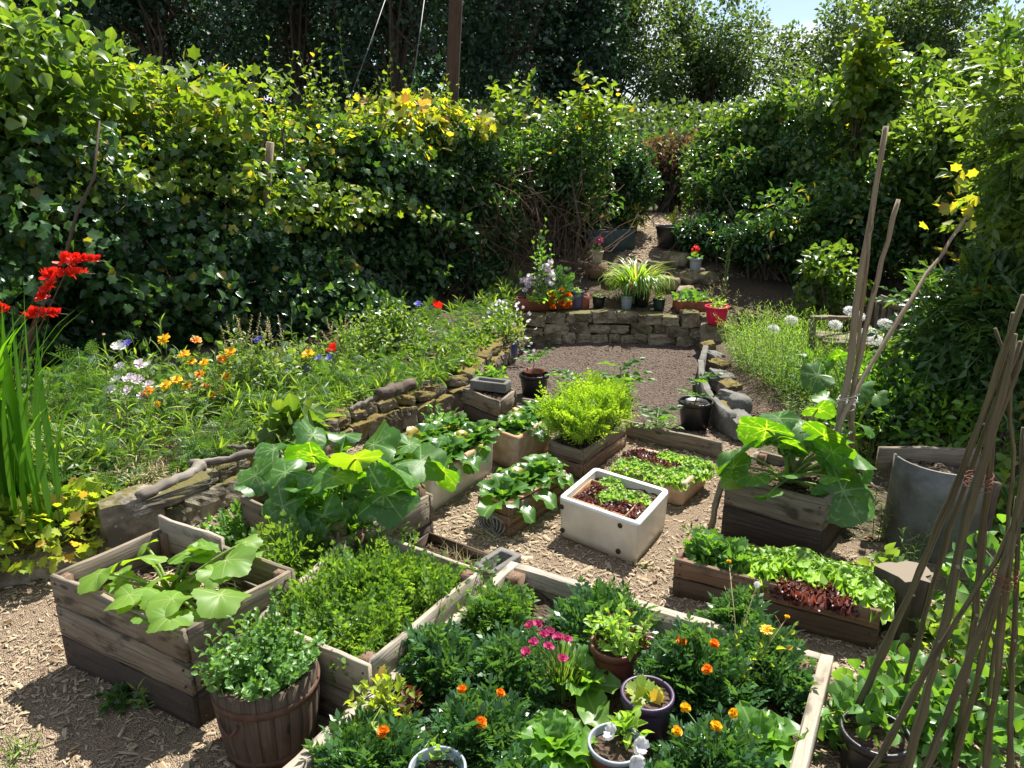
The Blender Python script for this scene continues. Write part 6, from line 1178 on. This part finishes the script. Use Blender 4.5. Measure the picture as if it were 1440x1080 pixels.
# bench
def bench():
    T = thing('garden_bench', 'old grey slatted wooden bench half hidden by plants on the right', 'bench', tz(W(1220, 430, 6.4))); o = wloc(T); y0 = 6.4
    a = W(1236, 420, y0); c = W(1316, 450, y0 - .25); b = MB(); bar(b, a, c, .075, .03); b.build('back_rail', M['wood'], T)
    for k in range(10): s = k / 9; t = a * (1 - s) + c * s; b = MB(); bar(b, t + (0, .01, -.03), t + (0, -.03, -.42), .03, .012, up=(1, 0, 0)); b.build('back_slat', M['wood'], T)
    p = W(1142, 447, y0 - .3); q = W(1200, 447, y0); b = MB(); bar(b, p, q, .05, .03, up=(0, 1, 0)); b.build('armrest', M['wood'], T)
    g = p + (.02, .02, 0); b = MB(); bar(b, (g[0], g[1], o[2]), (g[0], g[1], g[2] - .02), .05, .05, up=(1, 0, 0)); b.build('leg', M['wood'], T)
    g = c + (0, .02, 0); b = MB(); bar(b, (g[0], g[1], o[2]), (g[0], g[1], g[2]), .05, .05, up=(1, 0, 0)); b.build('leg', M['wood'], T)
    z = o[2] + .36; b = MB()
    for k in range(4): f = np.array([.0, -.11 * k, 0]); bar(b, (a[0] - .6, y0 - .05 - .11 * k, z), (c[0] - .05, y0 - .3 - .11 * k, z), .09, .02, up=(0, 1, 0))
    b.build('seat', M['wood'], T)
bench()
b = MB(); tube(b, [W(1312, 440, 7.8) - (0, 0, .6), W(1318, 405, 7.8)], .03, 8); o = b.build('fence_post', M['barklt'], None, tuple(W(1312, 440, 7.8))); tag(o, 'short grey post behind the bench back', 'post')
# poles tied together in the right crate
T_ = thing('pole_wigwam', 'four rough hazel poles tied with twine above the right squash crate', 'plant support', G(1182, 640, 0)); Y_ = 3.95
for pts, r in (([(1170, 640, 3.75), (1190, 540, 3.85), (1215, 360, 3.9), (1246, 178, 4.0)], .019), ([(1195, 610, 4.1), (1205, 520, 3.95), (1222, 330, 3.9), (1229, 290, 3.9)], .011), ([(1200, 650, 4.0), (1196, 560, 3.85), (1232, 400, 3.85), (1262, 280, 3.9)], .016), ([(1180, 600, 3.7), (1196, 560, 3.8), (1275, 430, 4.0), (1335, 340, 4.2), (1366, 292, 4.4)], .011)):
    P_ = np.array([W(*p) for p in pts]); P_[0] = P_[0] - (P_[1] - P_[0]) * .45 * 0; b0 = P_[0].copy(); s = np.linspace(0, 1, 14); q = np.column_stack([np.interp(s, np.linspace(0, 1, len(P_)), P_[:, i]) for i in range(3)]); b0[2] = .3; q = np.vstack([[b0], q]); q += rng.normal(0, .004, q.shape); rr = np.linspace(r * 1.15, r * .75, 15) * (1 + .09 * rng.normal(size=15)); b = MB(); tube(b, q, rr, 8); b.build('hazel_pole', M['cane2'], T_)
b = MB(); c = W(1192, 562, 3.83)
for k in range(6): a = np.linspace(0, 6.28, 16); tube(b, [c + ((.042 + .008 * (k % 3)) * math.cos(t), .04 * math.sin(t), -.03 + .009 * k + .02 * math.sin(t + k * 1.7)) for t in a], .0018, 5, rnd=1)
b.build('twine', M['string'], T_)
# willow wigwams at the right front
def canes(name, label, lst, tie):
    T = thing(name, label, 'plant support', tuple(W(*lst[0][0][0]) * [1, 1, 0]))
    for pts, r in lst:
        P_ = np.array([W(*p) for p in pts]); b0 = P_[0] - (P_[1] - P_[0]) / max(.05, (P_[1] - P_[0])[2]) * P_[0][2] if P_[0][2] > .02 else P_[0]; P_ = np.vstack([b0[None], P_]); L_ = np.concatenate([[0], np.cumsum(np.linalg.norm(np.diff(P_, axis=0), axis=1))]); s = np.linspace(0, L_[-1], 20); q = np.column_stack([np.interp(s, L_, P_[:, i]) for i in range(3)]); q += rng.normal(0, .0016, q.shape)
        rr = np.linspace(r * .88, r * .55, 20) * (1 + .08 * rng.normal(size=20)); rr[5::6] *= 1.3; b = MB(); tube(b, q, rr, 9); o = b.build('willow_cane', M['cane'], T)
        kb = MB()
        for j in (4, 8, 11, 15): kn = q[j]; d = nrm(rng.normal(size=3)); tube(kb, [kn, kn + d * rr[j] * 1.6], [rr[j] * .6, rr[j] * .35], 6)
        k_ = kb.build('cut_knots', M['woodlt'], o)
        k_.location = (0, 0, 0)
    for c, R_ in tie:
        b = MB(); c = W(*c)
        for k in range(5): tube(b, [c + (R_ * math.cos(t), R_ * .9 * math.sin(t), -.012 + .005 * k + .012 * math.sin(t + k * 2)) for t in np.linspace(0, 6.28, 14)], .0013, 4, rnd=1)
        b.build('twine', M['brick'], T)
canes('cane_wigwam', 'nearest bundle of brown-green willow canes tied into a wigwam at the right edge', [
 ([(1215, 975, 2.15), (1300, 790, 2.0), (1361, 640, 1.9), (1440, 415, 1.8)], .014), ([(1276, 1078, 1.85), (1335, 850, 1.85), (1361, 709, 1.85), (1386, 640, 1.85), (1428, 470, 1.85)], .016),
 ([(1341, 1085, 2.1), (1372, 860, 2.0), (1392, 650, 1.9), (1425, 440, 1.85)], .013), ([(1378, 1085, 2.2), (1406, 860, 2.0), (1425, 640, 1.9), (1415, 502, 1.85), (1400, 461, 1.85)], .008),
 ([(1262, 1000, 2.35), (1330, 760, 2.0), (1372, 640, 1.95), (1436, 480, 1.9)], .011), ([(1240, 1060, 1.95), (1318, 915, 1.9), (1352, 760, 1.9), (1400, 600, 1.88), (1445, 470, 1.85)], .013)], [((1376, 675, 1.88), .035)])
canes('cane_wigwam', 'lower bundle of willow canes leaning the other way, cut ends pale, bottom right corner', [
 ([(1225, 1085, 1.7), (1312, 925, 1.68), (1406, 778, 1.62), (1450, 690, 1.6)], .0095), ([(1300, 1085, 1.62), (1362, 930, 1.6), (1406, 815, 1.6), (1445, 680, 1.6)], .014),
 ([(1385, 1090, 1.75), (1408, 900, 1.65), (1420, 790, 1.6), (1450, 600, 1.58)], .011), ([(1340, 1090, 1.85), (1380, 930, 1.7), (1410, 815, 1.62), (1432, 700, 1.6)], .010), ([(1420, 1085, 1.7), (1425, 900, 1.65), (1432, 760, 1.6), (1438, 600, 1.6)], .009)], [((1413, 812, 1.6), .028)])
# right corner greenery
for px, py, r, h, n, mt, lb in ((1215, 1062, .17, .30, 120, 'mint', 'leafy bean seedlings growing in the bottom right black pot'), (1190, 1040, .12, .2, 70, 'mint', 'small leafy plant on the chips left of the bottom right pot'), (1250, 1010, .22, .25, 170, 'mint', 'bean-like leaves around the bottom right black pot'), (1330, 1040, .3, .3, 260, 'mint', 'leafy plants under the lower cane bundle'), (1420, 980, .3, .38, 300, 'bushlight', 'bright leafy plants at the right edge behind the canes'), (1420, 860, .3, .4, 300, 'mint', 'green leafy clump behind the upper canes'), (1320, 900, .22, .2, 160, 'wild', 'grey-green weeds in front of the metal bin'), (1400, 740, .3, .45, 320, 'bushlight', 'tall light leafy plants right of the metal bin'), (1245, 830, .14, .2, 120, 'wild', 'grey-green weeds by the stump and planter end')):
    mound('leafy_plant', lb, 'plant', G(px, py, 0), r, h, T_ovw if n != 160 else T_ov, mt, n, .075, upb=.5, shell=.6)
shoots('willowherb', 'thin tall weed with narrow leaves beside the squash crate and bin', 'weed', G(1238, 760, 0), .06, .42, 5, T_narrow, 'wild', .07, 14)
shoots('willowherb', 'second thin weed nearer the stump with tiny pale flowers', 'weed', G(1275, 800, 0), .1, .3, 7, T_narrow, 'wild', .06, 12)
mound('weed', 'low green weed on the chips between the white sink and squash crate', 'weed', G(980, 755, 0), .1, .07, T_ov, 'wild', 60, .035); mound('weed', 'tiny pale weed right of the white sink base', 'weed', G(905, 800, 0), .05, .05, T_ov, 'sedge', 20, .03)
shoots('red_leaf_plant', 'clump of leafy weeds at the foot of the curved metal bin', 'weed', G(1395, 650, 0), .25, .5, 20, T_narrow, 'flax', .06, 16)
